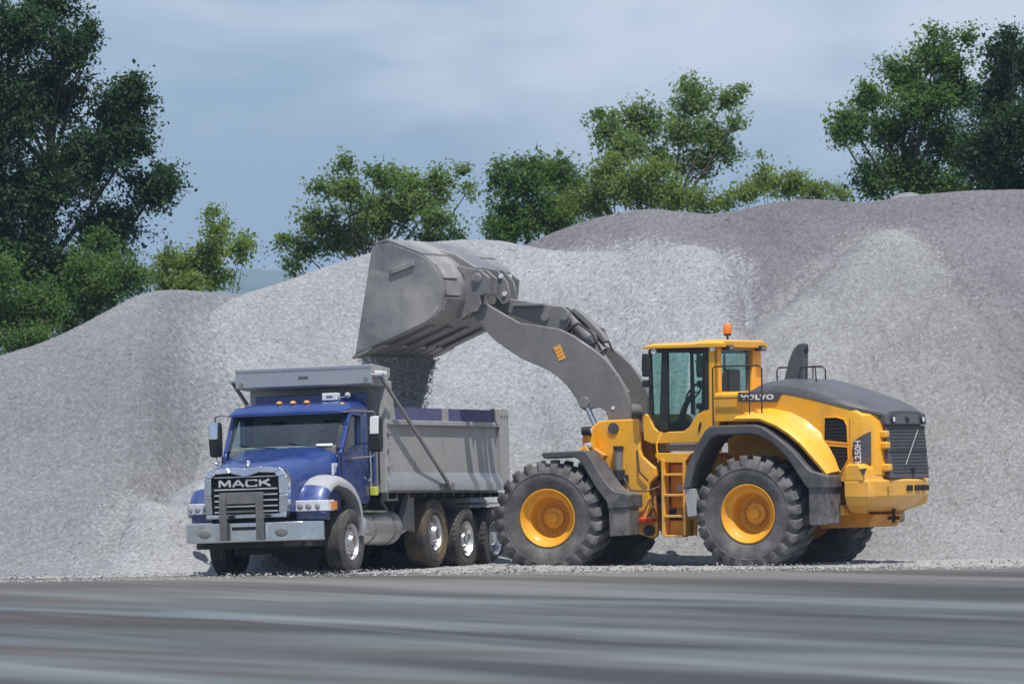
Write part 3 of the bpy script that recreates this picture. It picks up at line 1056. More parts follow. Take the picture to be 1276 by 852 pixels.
secs = []
for x, ze, zc in ((-1.70, 2.862, 2.905), (-1.78, 2.87, 2.98), (-1.92, 2.878, 3.045), (-2.2, 2.882, 3.095), (-2.55, 2.835, 3.07), (-2.9, 2.755, 2.975), (-3.2, 2.685, 2.87), (-3.55, 2.60, 2.745), (-3.85, 2.53, 2.62), (-4.02, 2.47, 2.535)):
    wd = 1.0 if x > -3.6 else 1.0 - 0.35 * ((-3.6 - x) / 0.42) ** 2
    half = [(1.055 * wd, ze - 0.03), (1.05 * wd, ze + 0.012), (1.0 * wd, ze + 0.45 * (zc - ze)), (0.84 * wd, ze + 0.86 * (zc - ze)), (0.5 * wd, zc), (0.0, zc + 0.01)]
    sec = [(x, -y, z) for y, z in half] + [(x, y, z) for y, z in half[-2::-1]]
    secs.append(sec)
MB().loft(secs).build('hood', 'hood_grey', LD, ang=28, label='anthracite top cover over the engine')

# yellow bulge above the rear wheel, both sides
arc = [(-1.62, 2.43), (-2.07, 2.43), (-2.36, 2.32), (-2.58, 2.19), (-2.80, 2.02), (-2.98, 1.83), (-3.12, 1.68), (-3.26, 1.52)]
for s in (1, -1):
    secs = []
    for i, (x, z) in enumerate(arc):
        a, c_ = arc[max(0, i - 1)], arc[min(len(arc) - 1, i + 1)]
        tx, tz = c_[0] - a[0], c_[1] - a[1]
        L = math.hypot(tx, tz)
        nx, nz = tz / L, -tx / L
        if nz < 0:
            nx, nz = -nx, -nz
        up_ = 0.17 * math.sin(PI * (i + 0.6) / (len(arc) + 0.2))
        secs.append([(x - nx * 0.06, s * 1.0, z - nz * 0.06), (x - nx * 0.03, s * 1.40, z - nz * 0.03), (x + nx * 0.015, s * 1.42, z + nz * 0.015), (x + nx * (0.05 + up_ * 0.35), s * 1.30, z + nz * (0.05 + up_ * 0.35)),
                     (x + nx * (0.04 + up_ * 0.9), s * 1.12, z + nz * (0.04 + up_ * 0.9)), (x + nx * (0.06 + up_ * 1.35), s * 1.04, z + nz * (0.06 + up_ * 1.35)), (x + nx * 0.06, s * 0.99, z + nz * 0.06)])
    MB().loft(secs).build('fender_bulge', 'yellow', LD, ang=50)

fo = [(-0.72, 1.30), (-0.79, 1.66), (-1.00, 2.06), (-1.15, 2.27), (-1.24, 2.335), (-2.00, 2.345), (-2.16, 2.31), (-2.34, 2.20), (-2.57, 2.04), (-2.77, 1.86), (-2.92, 1.69), (-3.04, 1.585), (-3.35, 1.50), (-3.35, 1.30)]
fi = [(-2.97, 1.30), (-2.86, 1.44), (-2.64, 1.76), (-2.48, 1.93), (-2.32, 2.06), (-2.14, 2.15), (-1.98, 2.19), (-1.38, 2.18), (-1.26, 2.13), (-1.12, 1.95), (-0.97, 1.70), (-0.86, 1.34)]
fo_f = [(1.95, 1.90), (1.92, 1.94), (1.21, 1.965), (1.14, 1.92), (1.08, 1.83), (0.92, 1.58), (0.78, 1.38), (0.66, 1.29), (0.42, 1.24), (0.42, 1.02)]
fi_f = [(0.80, 1.00), (0.82, 1.12), (1.03, 1.39), (1.20, 1.68), (1.30, 1.82), (1.40, 1.86), (1.90, 1.835)]
for s in (1, -1):
    y0, y1 = (0.86, 1.53) if s > 0 else (-1.53, -0.86)
    MB().prism(fo + fi, y0, y1).build('rear_fender', 'dark_plastic', LD, bev=0.03, ang=40)
    MB().prism(fo_f + fi_f, y0, y1).build('front_fender', 'dark_plastic', LD, bev=0.025, ang=40, rz=FR)
    y0, y1 = sorted((s * 1.0, s * 1.50))
    MB().prism([(-2.985, 1.31), (-3.31, 1.31), (-3.32, 0.74), (-3.28, 0.71), (-3.01, 0.71), (-2.985, 0.75)], y0, y1).build('mud_flap', 'dark_plastic', LD, bev=0.008)
    MB().prism([(0.44, 1.015), (0.79, 1.0), (0.775, 0.55), (0.45, 0.57)], y0, y1).build('mud_flap', 'dark_plastic', LD, bev=0.008, rz=FR)
    MB().prism([(-0.745, 1.31), (-0.90, 1.32), (-0.96, 0.88), (-0.80, 0.86)], y0, y1).build('fender_flap', 'flare_grey', LD, bev=0.006)

# side vents with frames and slats, lettering panels
for s in (1, -1):
    yv = s * 1.052
    for poly in ([(-3.085, 2.435), (-3.30, 2.435), (-3.42, 2.40), (-3.47, 2.30), (-3.48, 2.03), (-3.07, 2.075)], [(-3.085, 1.985), (-3.48, 1.955), (-3.485, 1.76), (-3.36, 1.565), (-3.29, 1.62)]):
        cx, cz = sum(p[0] for p in poly) / len(poly), sum(p[1] for p in poly) / len(poly)
        fr_ = [(cx + (x - cx) * 1.10, cz + (z - cz) * 1.10) for x, z in poly]
        v = MB().prism(poly, *sorted((yv - s * 0.02, yv + s * 0.006))).build('side_vent', 'void', LD)
        ring = MB()
        n_ = len(poly)
        for i in range(n_):
            j = (i + 1) % n_
            a, c_, d_, e_ = poly[i], poly[j], fr_[j], fr_[i]
            ring.loft([[(q[0], yv - s * 0.02, q[1]) for q in (a, c_, d_, e_)], [(q[0], yv + s * 0.022, q[1]) for q in (a, c_, d_, e_)]])
        ring.build('vent_frame', 'yellow', v, bev=0.004)
        zlo, zhi = min(p[1] for p in poly), max(p[1] for p in poly)
        nz_ = int((zhi - zlo) / 0.055)
        for i in range(1, nz_):
            z = zlo + (zhi - zlo) * i / nz_
            xs_ = []
            for q in range(n_):
                (xa, za), (xb, zb) = poly[q], poly[(q + 1) % n_]
                if (za - z) * (zb - z) < 0:
                    xs_.append(xa + (xb - xa) * (z - za) / (zb - za))
            if len(xs_) == 2:
                MB().box(min(xs_), max(xs_), *sorted((yv + s * 0.007, yv + s * 0.014)), z - 0.008, z + 0.008).build('slat', 'black', v)
    cols = ((-3.58, 1.062, 2.05), (-3.70, 1.062, 2.12), (-3.79, 1.045, 2.17), (-3.87, 1.005, 2.21))
    pn = MB().loft([[(x, s * y, 1.68), (x, s * y, zt), (x + 0.02, s * (y - 0.06), zt), (x + 0.02, s * (y - 0.06), 1.68)] for x, y, zt in cols]).build('model_panel', 'hood_grey', LD)
    if s > 0:
        lettering('model_lettering', 'L250H', 0.36, 0.11, 0.006, 'white', pn, (-3.665, 1.066, 1.88), (0, 0, 1), (1, 0, 0), 0.02)
    yb = s * 1.075
    bd = MB().prism([(-1.53, 2.875), (-2.33, 2.865), (-2.22, 2.71), (-1.53, 2.725)], *sorted((yb - s * 0.05, yb))).build('name_plate', 'hood_grey', LD, bev=0.004)
    xd = (-1, 0, 0) if s > 0 else (1, 0, 0)
    lettering('maker_lettering', 'VOLVO', 0.60, 0.088, 0.008, 'white', bd, (-1.88, yb + s * 0.004, 2.792), xd, (0, 0, 1), 0.055, 1.2)
    # small door seam lines
    MB().box(-3.53, -3.515, *sorted((yv - s * 0.02, yv + s * 0.004)), 1.72, 2.42).build('panel_seam', 'yellow_worn', LD)
    MB().tube([(-3.58, yv + s * 0.01, 1.80), (-3.585, yv + s * 0.03, 1.88), (-3.58, yv + s * 0.01, 1.96)], 0.010, 6).build('door_handle', 'black', LD)

# rear grille
gr = MB()
gr.loft([[(-4.02, y, 2.30), (-4.055, y, 1.88), (-4.09, y, 1.44), (-3.8, y, 1.46), (-3.8, y, 2.30)] for y in (-0.80, 0.72)])
gro = gr.build('rear_grille', 'grille_grey', LD, bev=0.02)
for z, x in ((2.265, -4.026), (1.88, -4.057)):
    MB().box(x - 0.01, x + 0.05, -0.77, 0.70, z - 0.012, z + 0.012).build('grille_seam', 'black', gro)
for z in np.arange(1.55, 2.22, 0.055):
    x = -4.02 - 0.07 * (2.30 - z) / 0.86
    MB().box(x - 0.012, x + 0.03, -0.74, 0.62, z - 0.006, z + 0.006).build('grille_slat', 'hood_grey', gro)
for z in (1.62, 1.98, 2.16):
    MB().box(-4.09 + (z - 1.6) * 0.09, -3.9, 0.63, 0.80, z - 0.06, z + 0.06).build('corner_tab', 'yellow', LD, bev=0.03)
lb = MB().loft([[(-3.80, y, 2.31), (-4.045, y, 2.31), (-4.02, y, 2.49), (-3.86, y, 2.56)] for y in (-0.84, 0.76)]).build('light_bar', 'hood_grey', LD, bev=0.03)
for y in (0.52, -0.64):
    tl = MB().cyl((-3.99, y, 2.40), (-4.065, y, 2.40), 0.075).build('tail_light', 'black', lb)
    MB().cyl((-4.06, y, 2.40), (-4.07, y, 2.40), 0.045).build('lens', 'lens', lb)
MB().box(-4.06, -3.96, -0.11, 0.0, 2.35, 2.44).build('camera_housing', 'black', lb, bev=0.01)
MB().cyl((-4.06, -0.42, 2.22), (-4.11, 0.18, 1.66), 0.010, n=8).build('grille_strut', 'guard_grey', LD)
MB().box(-4.12, -4.05, -0.20, -0.10, 1.52, 1.62).build('latch', 'black', LD, bev=0.01)

# counterweight
def cw_plan(rear, yw, fx):
    half = [(fx, yw), (-3.72, yw), (-3.90, yw - 0.05), (rear + 0.16, yw - 0.22), (rear + 0.04, yw - 0.55), (rear, yw - 1.0)]
    return half + [(x, -y) for x, y in half[::-1]]


secs = []
for z, rear, yw, fx in ((0.88, -3.62, 0.70, -3.40), (0.93, -3.76, 0.96, -3.45), (1.02, -3.96, 1.14, -3.48), (1.12, -4.05, 1.20, -3.49), (1.16, -4.09, 1.225, -3.49), (1.40, -4.10, 1.23, -3.49), (1.435, -4.085, 1.21, -3.49)):
    pl = cw_plan(rear, yw, fx) if rear < -3.9 else [(fx, yw), (-3.62, yw), (-3.66, yw - 0.05), (rear + 0.1, yw - 0.2), (rear + 0.03, yw - 0.4), (rear, yw - 0.6)]
    if rear >= -3.9:
        pl = pl + [(x, -y) for x, y in pl[::-1]]
    secs.append([(x, y, z) for x, y in pl])
cwo = MB().loft(secs).build('counterweight', 'yellow', LD, bev=0.012, ang=24)
for s in (1, -1):
    y0, y1 = sorted((s * 0.72, s * 1.232))
    MB().loft([[(-3.49, y, 1.40), (-3.98 + 0.16 * (abs(y) > 1), y, 1.40), (-3.96 + 0.16 * (abs(y) > 1), y, 1.62), (-3.88 + 0.14 * (abs(y) > 1), y, 1.69), (-3.55, y, 1.685), (-3.49, y, 1.64)] for y in (y0, y1)]).build('counterweight_horn', 'yellow', cwo, bev=0.035, seg=3)
    MB().prism([(-3.76, 1.60), (-3.90, 1.62), (-3.86, 1.55), (-3.85, 1.49)], *sorted((s * 1.224, s * 1.236))).build('triangle_mark', 'silver_mark', cwo)
for yc in (-0.62, -0.30, 0.02):
    MB().box(-4.11, -4.0, yc - 0.12, yc + 0.12, 1.24, 1.33).build('slot', 'void', cwo, bev=0.01)
for yc in (0.72, 0.60):
    MB().obox((-4.05, yc, 1.28), (-0.35, 1, 0), (1, 0.35, 0), (0, 0, 1), 0.035, 0.012, 0.045).build('stencil_mark', 'yellow_worn', cwo)
MB().prism([(-2.72, 0.74), (-2.78, 0.64), (-3.62, 0.66), (-3.74, 0.86), (-3.3, 0.92)], -0.55, 0.62).build('belly_guard', 'yellow_worn', LD, bev=0.02)
MB().box(-3.10, -3.36, 0.50, 1.02, 0.86, 1.03).build('tie_down_block', 'yellow', LD, bev=0.02)
MB().cyl((-3.80, 0.0, 0.72), (-3.80, 0.0, 0.95), 0.03).cyl((-3.70, 0.0, 0.80), (-3.90, 0.0, 0.80), 0.03).build('tow_pin', 'chassis', LD)
for y in (0.55, -0.1, -0.55):
    MB().cyl((-4.0, y, 1.43), (-4.0, y, 1.50), 0.025, n=10).build('grab_bolt', 'yellow', cwo)

# exhaust and rails
MB().prism([(-2.03, 3.02), (-2.39, 3.0), (-2.405, 3.665), (-2.31, 3.655), (-2.22, 3.57), (-2.13, 3.38)], 0.20, 0.40).build('exhaust_stack', 'hood_grey', LD, bev=0.015)
MB().cyl((-2.34, 0.30, 3.56), (-2.425, 0.30, 3.56), 0.06).build('exhaust_outlet', 'black', LD)
MB().tube([(-2.36, 0.5, 3.05), (-2.40, 0.5, 3.27), (-2.66, 0.5, 3.285), (-2.68, 0.5, 3.02)], 0.014, 6).tube([(-2.50, 0.5, 3.05), (-2.50, 0.5, 3.28)], 0.012, 6).build('hood_rail', 'black', LD)
for s in (1, -1):
    y = 1.22 * s
    MB().tube([(-1.15, y, 2.34), (-1.15, y, 3.26), (-1.19, y, 3.30), (-1.98, y, 3.305), (-2.04, y, 3.25), (-2.03, y, 2.34)], 0.014, 6).tube([(-1.81, y, 2.34), (-1.81, y, 3.30)], 0.012, 6).tube([(-1.15, y, 2.78), (-1.81, y, 2.78)], 0.010, 6).build('handrail', 'black', LD)

# ---- cab
CY = 0.80
lower = [(0.36, 2.50), (0.30, 2.56), (0.235, 2.52), (0.15, 2.33), (0.07, 2.262), (-0.06, 2.25), (-0.40, 2.258), (-0.50, 2.33), (-0.64, 2.52), (-0.78, 2.595), (-0.86, 2.62), (-0.87, 3.62), (-1.05, 3.62), (-1.06, 2.30), (-1.02, 2.30), (-0.86, 2.04), (-0.70, 2.06), (0.20, 2.06), (0.34, 2.12)]
cabp = part_empty('cab', LD)
for s in (1, -1):
    y0, y1 = sorted((s * (CY - 0.09), s * CY))
    MB().prism(lower, y0, y1).build('cab_side', 'yellow', cabp, bev=0.018, ang=40)
    # dark door frame and gasket
    g_ = MB()
    yo = (s * (CY - 0.07), s * (CY + 0.008))
    g_.prism([(0.045, 2.27), (-0.11, 2.262), (-0.12, 3.60), (-0.02, 3.60)], *sorted(yo))
    g_.prism([(-0.80, 2.61), (-0.866, 2.62), (-0.868, 3.60), (-0.80, 3.60)], *sorted(yo))
    g_.prism([(0.24, 3.55), (-0.868, 3.545), (-0.868, 3.615), (0.22, 3.615)], *sorted((s * (CY - 0.07), s * (CY + 0.006))))
    g_.prism([(0.225, 2.55), (0.165, 2.53), (0.19, 3.56), (0.225, 3.56)], *sorted((s * (CY - 0.07), s * (CY + 0.006))))
    g_.build('door_frame', 'black', cabp, bev=0.006)
    yg = s * (CY - 0.035)
    MB().prism([(-0.10, 2.262), (-0.40, 2.262), (-0.52, 2.35), (-0.64, 2.53), (-0.82, 2.61), (-0.82, 3.57), (-0.10, 3.57)], *sorted((yg, yg + 0.008))).build('door_window', 'cab_glass', cabp)
    MB().prism([(0.04, 2.268), (0.15, 2.34), (0.215, 2.52), (0.215, 3.57), (0.0, 3.57)], *sorted((yg, yg + 0.008))).build('quarter_window', 'cab_glass', cabp)
    MB().prism([(-0.665, 2.245), (-0.705, 2.26), (-0.735, 2.38), (-0.715, 2.41), (-0.69, 2.36)], *sorted((s * (CY - 0.01), s * (CY + 0.015)))).build('door_handle', 'black', cabp)
    for z in (3.40, 3.02):
        MB().tube([(0.16, s * 0.80, z + 0.03), (0.17, s * 1.0, z + 0.03)], 0.012, 6).build('mirror_arm', 'black', cabp)
    MB().prism([(0.105, 3.16), (0.225, 3.16), (0.235, 3.30), (0.225, 3.54), (0.12, 3.54), (0.10, 3.40)], *sorted((s * 0.96, s * 1.06))).build('mirror', 'black', cabp, bev=0.02)
    MB().prism([(0.13, 2.98), (0.235, 3.0), (0.225, 3.11), (0.12, 3.11)], *sorted((s * 0.97, s * 1.05))).build('mirror', 'black', cabp, bev=0.02)
    for (x, z, mt) in ((0.115, 3.575, 'lens'), (-0.965, 3.600, 'lens')):
        w_ = MB().cyl((x, s * 0.80, z), (x, s * 0.845, z), 0.05, n=14).build('work_light', mt, cabp, bev=0.008)
    wl_ = MB().box(-1.08, -1.20, *sorted((s * 0.50, s * 0.72)), 3.575, 3.66).build('work_light', 'black', cabp, bev=0.012)
    MB().box(-1.195, -1.205, *sorted((s * 0.54, s * 0.68)), 3.59, 3.645).build('work_light_lens', 'guard_grey', cabp)
    MB().prism_x([(s * 0.80, 2.88), (s * 0.80, 3.62), (s * 0.70, 3.62), (s * 0.70, 2.88)] if s > 0 else [(-0.80, 2.88), (-0.80, 3.62), (-0.52, 3.62), (-0.42, 2.88)], -0.97, -1.065).build('rear_pillar', 'yellow', cabp, bev=0.012)
MB().loft([[(x, y, z) for y, z in ((-0.86, 3.625), (0.86, 3.625), (0.86, 3.625 + h * 0.55), (0.74, 3.625 + h), (-0.74, 3.625 + h), (-0.86, 3.625 + h * 0.55))] for x, h in
           ((0.34, 0.02), (0.28, 0.06), (0.12, 0.085), (-0.55, 0.095), (-0.80, 0.125), (-1.08, 0.125), (-1.16, 0.10))]).build('roof', 'yellow', cabp, bev=0.012, ang=40)
MB().box(0.20, -1.04, -0.78, 0.78, 3.585, 3.62).build('headliner', 'lining', cabp)
MB().box(0.32, -1.04, -0.71, 0.71, 2.08, 2.24).build('floor_panel', 'dark_plastic', cabp)
MB().box(-0.99, -1.062, -0.71, 0.71, 2.2, 2.9).build('back_wall', 'yellow', cabp)
MB().prism([(0.30, 2.24), (0.36, 2.24), (0.34, 2.55), (0.30, 2.55)], -0.71, 0.71).build('front_wall', 'yellow', cabp)
MB().prism([(0.30, 2.55), (0.312, 2.55), (0.245, 3.60), (0.233, 3.60)], -0.72, 0.72).build('windscreen', 'cab_glass', cabp)
MB().box(-1.02, -1.03, -0.52, 0.71, 2.89, 3.60).build('rear_window', 'cab_glass', cabp)
b = MB()
b.box(-0.92, -0.42, -0.28, 0.28, 2.50, 2.66)
b.loft([[(x, y, z) for x, z in ((-0.84, 2.62), (-0.72, 2.66), (-0.82, 3.12), (-0.88, 3.28), (-0.95, 3.26), (-0.95, 2.70))] for y in (-0.25, 0.25)])
b.box(-0.85, -0.55, -0.2, 0.2, 2.24, 2.5)
b.box(-0.95, -0.45, 0.34, 0.46, 2.62, 2.72)
b.build('operator_seat', 'black', cabp, bev=0.03)
b = MB().tube([(0.12, 0, 2.24), (-0.05, 0, 2.70), (-0.18, 0, 2.88)], [0.07, 0.05, 0.04], 8)
b.box(-0.02, 0.22, -0.35, 0.35, 2.24, 2.42)
b.build('steering_column', 'black', cabp, bev=0.01)
ring = [(-0.20 - 0.11 * math.sin(a), 0.19 * math.cos(a), 2.90 + 0.15 * math.sin(a)) for a in np.linspace(0, 2 * PI, 21)]
MB().tube(ring, 0.017, 6).tube([ring[0], ring[10]], 0.014, 5).build('steering_wheel', 'black', cabp)
MB().box(-0.42, -0.37, -0.62, -0.36, 3.05, 3.30).tube([(-0.40, -0.66, 2.3), (-0.40, -0.6, 3.1)], 0.02, 6).build('monitor', 'black', cabp, bev=0.01)
MB().tube([(-0.43, -0.70, 2.5), (-0.43, -0.70, 3.58)], 0.022, 6).tube([(-0.15, -0.4, 3.45), (-0.28, -0.3, 2.98)], 0.012, 5).build('inner_post', 'black', cabp)
MB().box(-0.95, -0.42, -0.66, -0.32, 2.24, 2.75).build('side_console', 'guard_grey', cabp, bev=0.03)
bc = MB().cyl((-0.90, 0.13, 3.72), (-0.90, 0.13, 3.84), 0.018, n=8).cyl((-0.90, 0.13, 3.82), (-0.90, 0.13, 3.855), 0.06).build('beacon', 'black', cabp)
MB().lathe([(0, 0.066), (0.05, 0.074), (0.13, 0.070), (0.165, 0.05), (0.175, 0.001)], (-0.90, 0.13, 3.855), 18, 'z', closed=False).build('beacon_lens', 'orange', cabp)

# step, ladder and boxes under the cab
MB().box(-0.72, -0.16, 0.55, 1.02, 1.935, 2.05).build('sill_panel', 'dark_plastic', LD, bev=0.015)
for s in (1, -1):
    ld = part_empty('ladder', LD)
    y0, y1 = sorted((s * 1.05, s * 1.22))
    for x0, x1 in ((-0.245, -0.185), (-0.625, -0.575)):
        MB().prism([(x0, 0.56), (x1, 0.56), (x1, 1.80), (x0, 1.80)], y0, y1).build('rail', 'yellow', ld, bev=0.008)
    for z in (0.545, 0.87, 1.215, 1.55):
        MB().box(-0.575, -0.245, *sorted((s * 1.04, s * 1.24)), z - 0.02, z + 0.02).build('rung', 'yellow', ld, bev=0.008)
    MB().prism([(-0.07, 1.84), (-0.075, 1.905), (-0.74, 1.90), (-0.61, 1.74), (-0.20, 1.75)], *sorted((s * 0.85, s * 1.20))).build('step_platform', 'yellow', ld, bev=0.012)
    MB().prism([(-0.25, 1.72), (-0.60, 1.72), (-0.57, 1.0), (-0.25, 1.0)], *sorted((s * 0.80, s * 1.0))).build('tank', 'yellow_worn', LD, bev=0.02)
    MB().box(-0.57, -0.25, *sorted((s * 0.80, s * 1.08)), 0.54, 0.80).build('step_box', 'yellow_worn', LD, bev=0.02)
    MB().tube([(-0.12, s * 1.18, 1.75), (-0.10, s * 1.2, 2.05), (-0.14, s * 1.1, 2.25)], 0.016, 6).build('grab_rail', 'yellow', LD)
    MB().cyl((-0.44, s * 1.0, 1.33), (-0.44, s * 1.04, 1.33), 0.06).build('filler_cap', 'flare_grey', LD)
    MB().tube([(-0.66, s * 0.95, 0.55), (-0.69, s * 0.98, 0.9), (-0.72, s * 0.9, 1.25)], 0.035, 7).build('step_bracket', 'yellow_worn', LD)
b = MB().cyl((0, 0, 0.65), (0, 0, 1.9), 0.16)
b.box(-0.4, 0.35, -0.35, 0.35, 1.45, 1.6).box(-0.4, 0.35, -0.35, 0.35, 0.8, 0.95)
b.build('steering_joint', 'chassis', LD)
for s in (1, -1):
    MB().cyl((-0.35, s * 0.42, 1.12), (0.30, s * 0.45, 1.15), 0.06).cyl((0.25, s * 0.45, 1.15), (0.62, s * 0.47, 1.16), 0.035).build('steering_cylinder', 'black', LD)

# ---- front half
tower = [(1.52, 1.90), (1.45, 2.10), (1.36, 2.34), (1.24, 2.43), (1.12, 2.455), (0.54, 2.475), (0.505, 2.40), (0.50, 1.98), (0.46, 1.86), (0.32, 1.73), (0.23, 1.66), (0.21, 1.52), (0.33, 1.40), (0.36, 1.25), (0.30, 1.05), (0.20, 0.72), (0.22, 0.54), (0.30, 0.50), (0.76, 0.64), (0.83, 0.72),
         (0.84, 0.86), (0.76, 1.0), (1.0, 1.22), (1.6, 1.3)]
for s in (1, -1):
    y0, y1 = sorted((s * 0.64, s * 0.76))
    MB().prism(tower, y0, y1).build('frame_tower', 'yellow', LD, bev=0.025, ang=40, rz=FR)
    MB().cyl((0.955, s * 0.74, 2.325), (0.955, s * 0.785, 2.325), 0.095).build('pin_cap', 'dark_plastic', LD, bev=0.01, rz=FR)
    MB().prism([(1.56, 1.92), (1.34, 2.06), (0.92, 1.30), (1.05, 1.25)], *sorted((s * 0.76, s * 1.05))).build('fender_bracket', 'yellow', LD, bev=0.03, rz=FR)
    MB().prism([(1.36, 2.09), (1.40, 2.01), (1.08, 1.80), (1.04, 1.88)], *sorted((s * 0.80, s * 0.98))).build('lamp_arm', 'yellow_worn', LD, bev=0.01, rz=FR)
    hl_ = MB().prism([(1.24, 2.00), (1.42, 2.00), (1.44, 2.16), (1.34, 2.36), (1.25, 2.34)], *sorted((s * 0.82, s * 0.98))).build('lamp_post', 'yellow', LD, bev=0.02, rz=FR)
    MB().cyl((1.26, s * 0.99, 2.285), (1.42, s * 0.99, 2.285), 0.075, n=18).build('headlamp', 'black', hl_, bev=0.01)
    MB().cyl((1.25, s * 0.99, 2.285), (1.262, s * 0.99, 2.285), 0.05, n=18).build('lens', 'lens', hl_)
    MB().cyl((1.37, s * 0.97, 2.13), (1.37, s * 1.01, 2.13), 0.045, n=14).build('marker_light', 'orange', hl_)
    MB().ball((1.33, s * 0.99, 2.03), 0.09, 0.05, 0.07).build('front_lamp', 'flare_grey', hl_)
    MB().cyl((0.86, s * 0.80, 1.62), (0.86, s * 0.80, 1.98), 0.072, n=18).build('accumulator', 'guard_grey', LD, bev=0.02, rz=FR)
    MB().cyl((0.86, s * 0.80, 1.96), (0.86, s * 0.80, 2.03), 0.085, n=18).build('accumulator_cap', 'black', LD, rz=FR)
    MB().cyl((0.86, s * 0.80, 1.45), (0.86, s * 0.80, 1.64), 0.105, n=18).box(0.70, 1.0, *sorted((s * 0.74, s * 0.84)), 1.42, 1.56).build('valve_block', 'black', LD, bev=0.02, rz=FR)
    MB().tube([(0.86, s * 0.82, 1.45), (0.80, s * 0.86, 1.25), (0.68, s * 0.84, 1.05), (0.63, s * 0.8, 0.85)], 0.055, 8).tube([(0.76, s * 0.83, 1.50), (0.62, s * 0.9, 1.30), (0.35, s * 0.86, 1.28), (0.18, s * 0.7, 1.35)], 0.016, 6).build('hose', 'hose', LD, rz=FR)
    MB().tube([(0.30, s * 0.78, 1.25), (0.26, s * 0.82, 1.0), (0.36, s * 0.8, 0.85)], 0.014, 6).tube([(0.55, s * 0.76, 1.95), (0.50, s * 0.80, 1.6), (0.35, s * 0.8, 1.45)], 0.014, 6).build('hose', 'hose', LD, rz=FR)
    MB().box(0.24, 0.74, *sorted((s * 0.74, s * 0.90)), 0.775, 0.832).build('safety_bar', 'red', LD, bev=0.01, rz=FR, label='red articulation lock bar')
    MB().cyl((0.34, s * 0.75, 0.63), (0.34, s * 0.84, 0.63), 0.09, n=16).cyl((0.34, s * 0.84, 0.63), (0.34, s * 0.88, 0.63), 0.04, n=12).build('hinge_pin', 'chassis', LD, rz=FR)
    MB().cyl((0.60, s * 0.75, 1.17), (0.60, s * 0.775, 1.17), 0.055, n=16).build('bolt', 'yellow_worn', LD, rz=FR)
    # lift cylinder
    lc = MB().cyl((1.02, s * 0.55, 1.45), (1.27, s * 0.55, 2.20), 0.105, n=20).build('lift_cylinder', 'yellow_worn', LD, rz=FR)
    MB().cyl((1.25, s * 0.55, 2.15), (1.52, s * 0.55, 2.74), 0.048, n=16).build('piston_rod', 'chrome', lc)
    MB().cyl((1.525, s * 0.42, 2.76), (1.525, s * 0.64, 2.76), 0.095, n=20).build('rod_eye', 'guard_grey', lc, bev=0.01)
MB().box(0.3, 2.3, -0.60, 0.60, 0.62, 1.32).prism([(0.3, 1.3), (1.9, 1.3), (1.35, 1.9), (0.55, 2.3), (0.35, 1.7)], -0.30, 0.30).build('front_frame', 'yellow_worn', LD, bev=0.02, rz=FR)

# boom arms
boom = [(3.42, 4.16), (3.36, 4.10), (3.22, 3.93), (3.08, 3.80), (2.86, 3.65), (2.64, 3.51), (2.45, 3.43), (2.27, 3.355), (2.12, 3.28), (1.98, 3.18), (1.86, 3.07), (1.76, 2.95), (1.67, 2.82), (1.61, 2.68), (1.52, 2.62), (1.40, 2.655), (1.28, 2.68), (1.16, 2.62), (1.10, 2.45), (1.06, 2.26), (0.96, 2.20),
        (0.84, 2.24), (0.73, 2.40), (0.72, 2.60), (0.755, 2.83), (0.83, 3.0), (0.92, 3.17), (1.07, 3.37), (1.24, 3.54), (1.40, 3.66), (1.57, 3.77), (1.76, 3.89), (1.97, 3.985), (2.30, 4.045), (2.67, 4.10), (2.89, 4.22), (3.10, 4.34), (3.24, 4.42),
        (3.33, 4.46), (3.44, 4.47), (3.52, 4.40), (3.52, 4.28)]
for s in (1, -1):
    bo = MB().prism(boom, *sorted((s * 0.46, s * 0.59))).build('boom_arm', 'boom_grey', LD, bev=0.012, ang=30, rz=FR)
    MB().cyl((3.44, s * 0.40, 4.40), (3.44, s * 0.63, 4.40), 0.085, n=20).build('bucket_pin', 'worn_steel', bo, bev=0.008)
    MB().cyl((3.44, s * 0.62, 4.40), (3.44, s * 0.645, 4.40), 0.045, n=16).build('pin_cap', 'guard_grey', bo)
    MB().cyl((1.02, s * 0.585, 2.66), (1.02, s * 0.605, 2.66), 0.028, n=12).build('grease_cap', 'white', bo)
    MB().obox((1.955, s * 0.594, 3.59), (0.42, 0, 1), (1, 0, -0.42), (0, 1, 0), 0.125, 0.065, 0.004).build('warning_label', 'label_orange', bo, label='orange warning label on the boom')
    for i in range(3):
        MB().obox((1.955 + 0.42 * (i - 1) * 0.05, s * 0.600, 3.59 + (i - 1) * 0.055), (1, 0, -0.42), (0.42, 0, 1), (0, 1, 0), 0.05, 0.007, 0.002).build('label_print', 'amber', bo)
MB().cyl((2.12, -0.47, 3.72), (2.12, 0.47, 3.72), 0.17, n=24).build('boom_cross_tube', 'boom_grey', LD, rz=FR)
MB().cyl((1.0, -0.47, 2.6), (1.0, 0.47, 2.6), 0.13, n=20).build('boom_pivot_tube', 'boom_grey', LD, rz=FR)

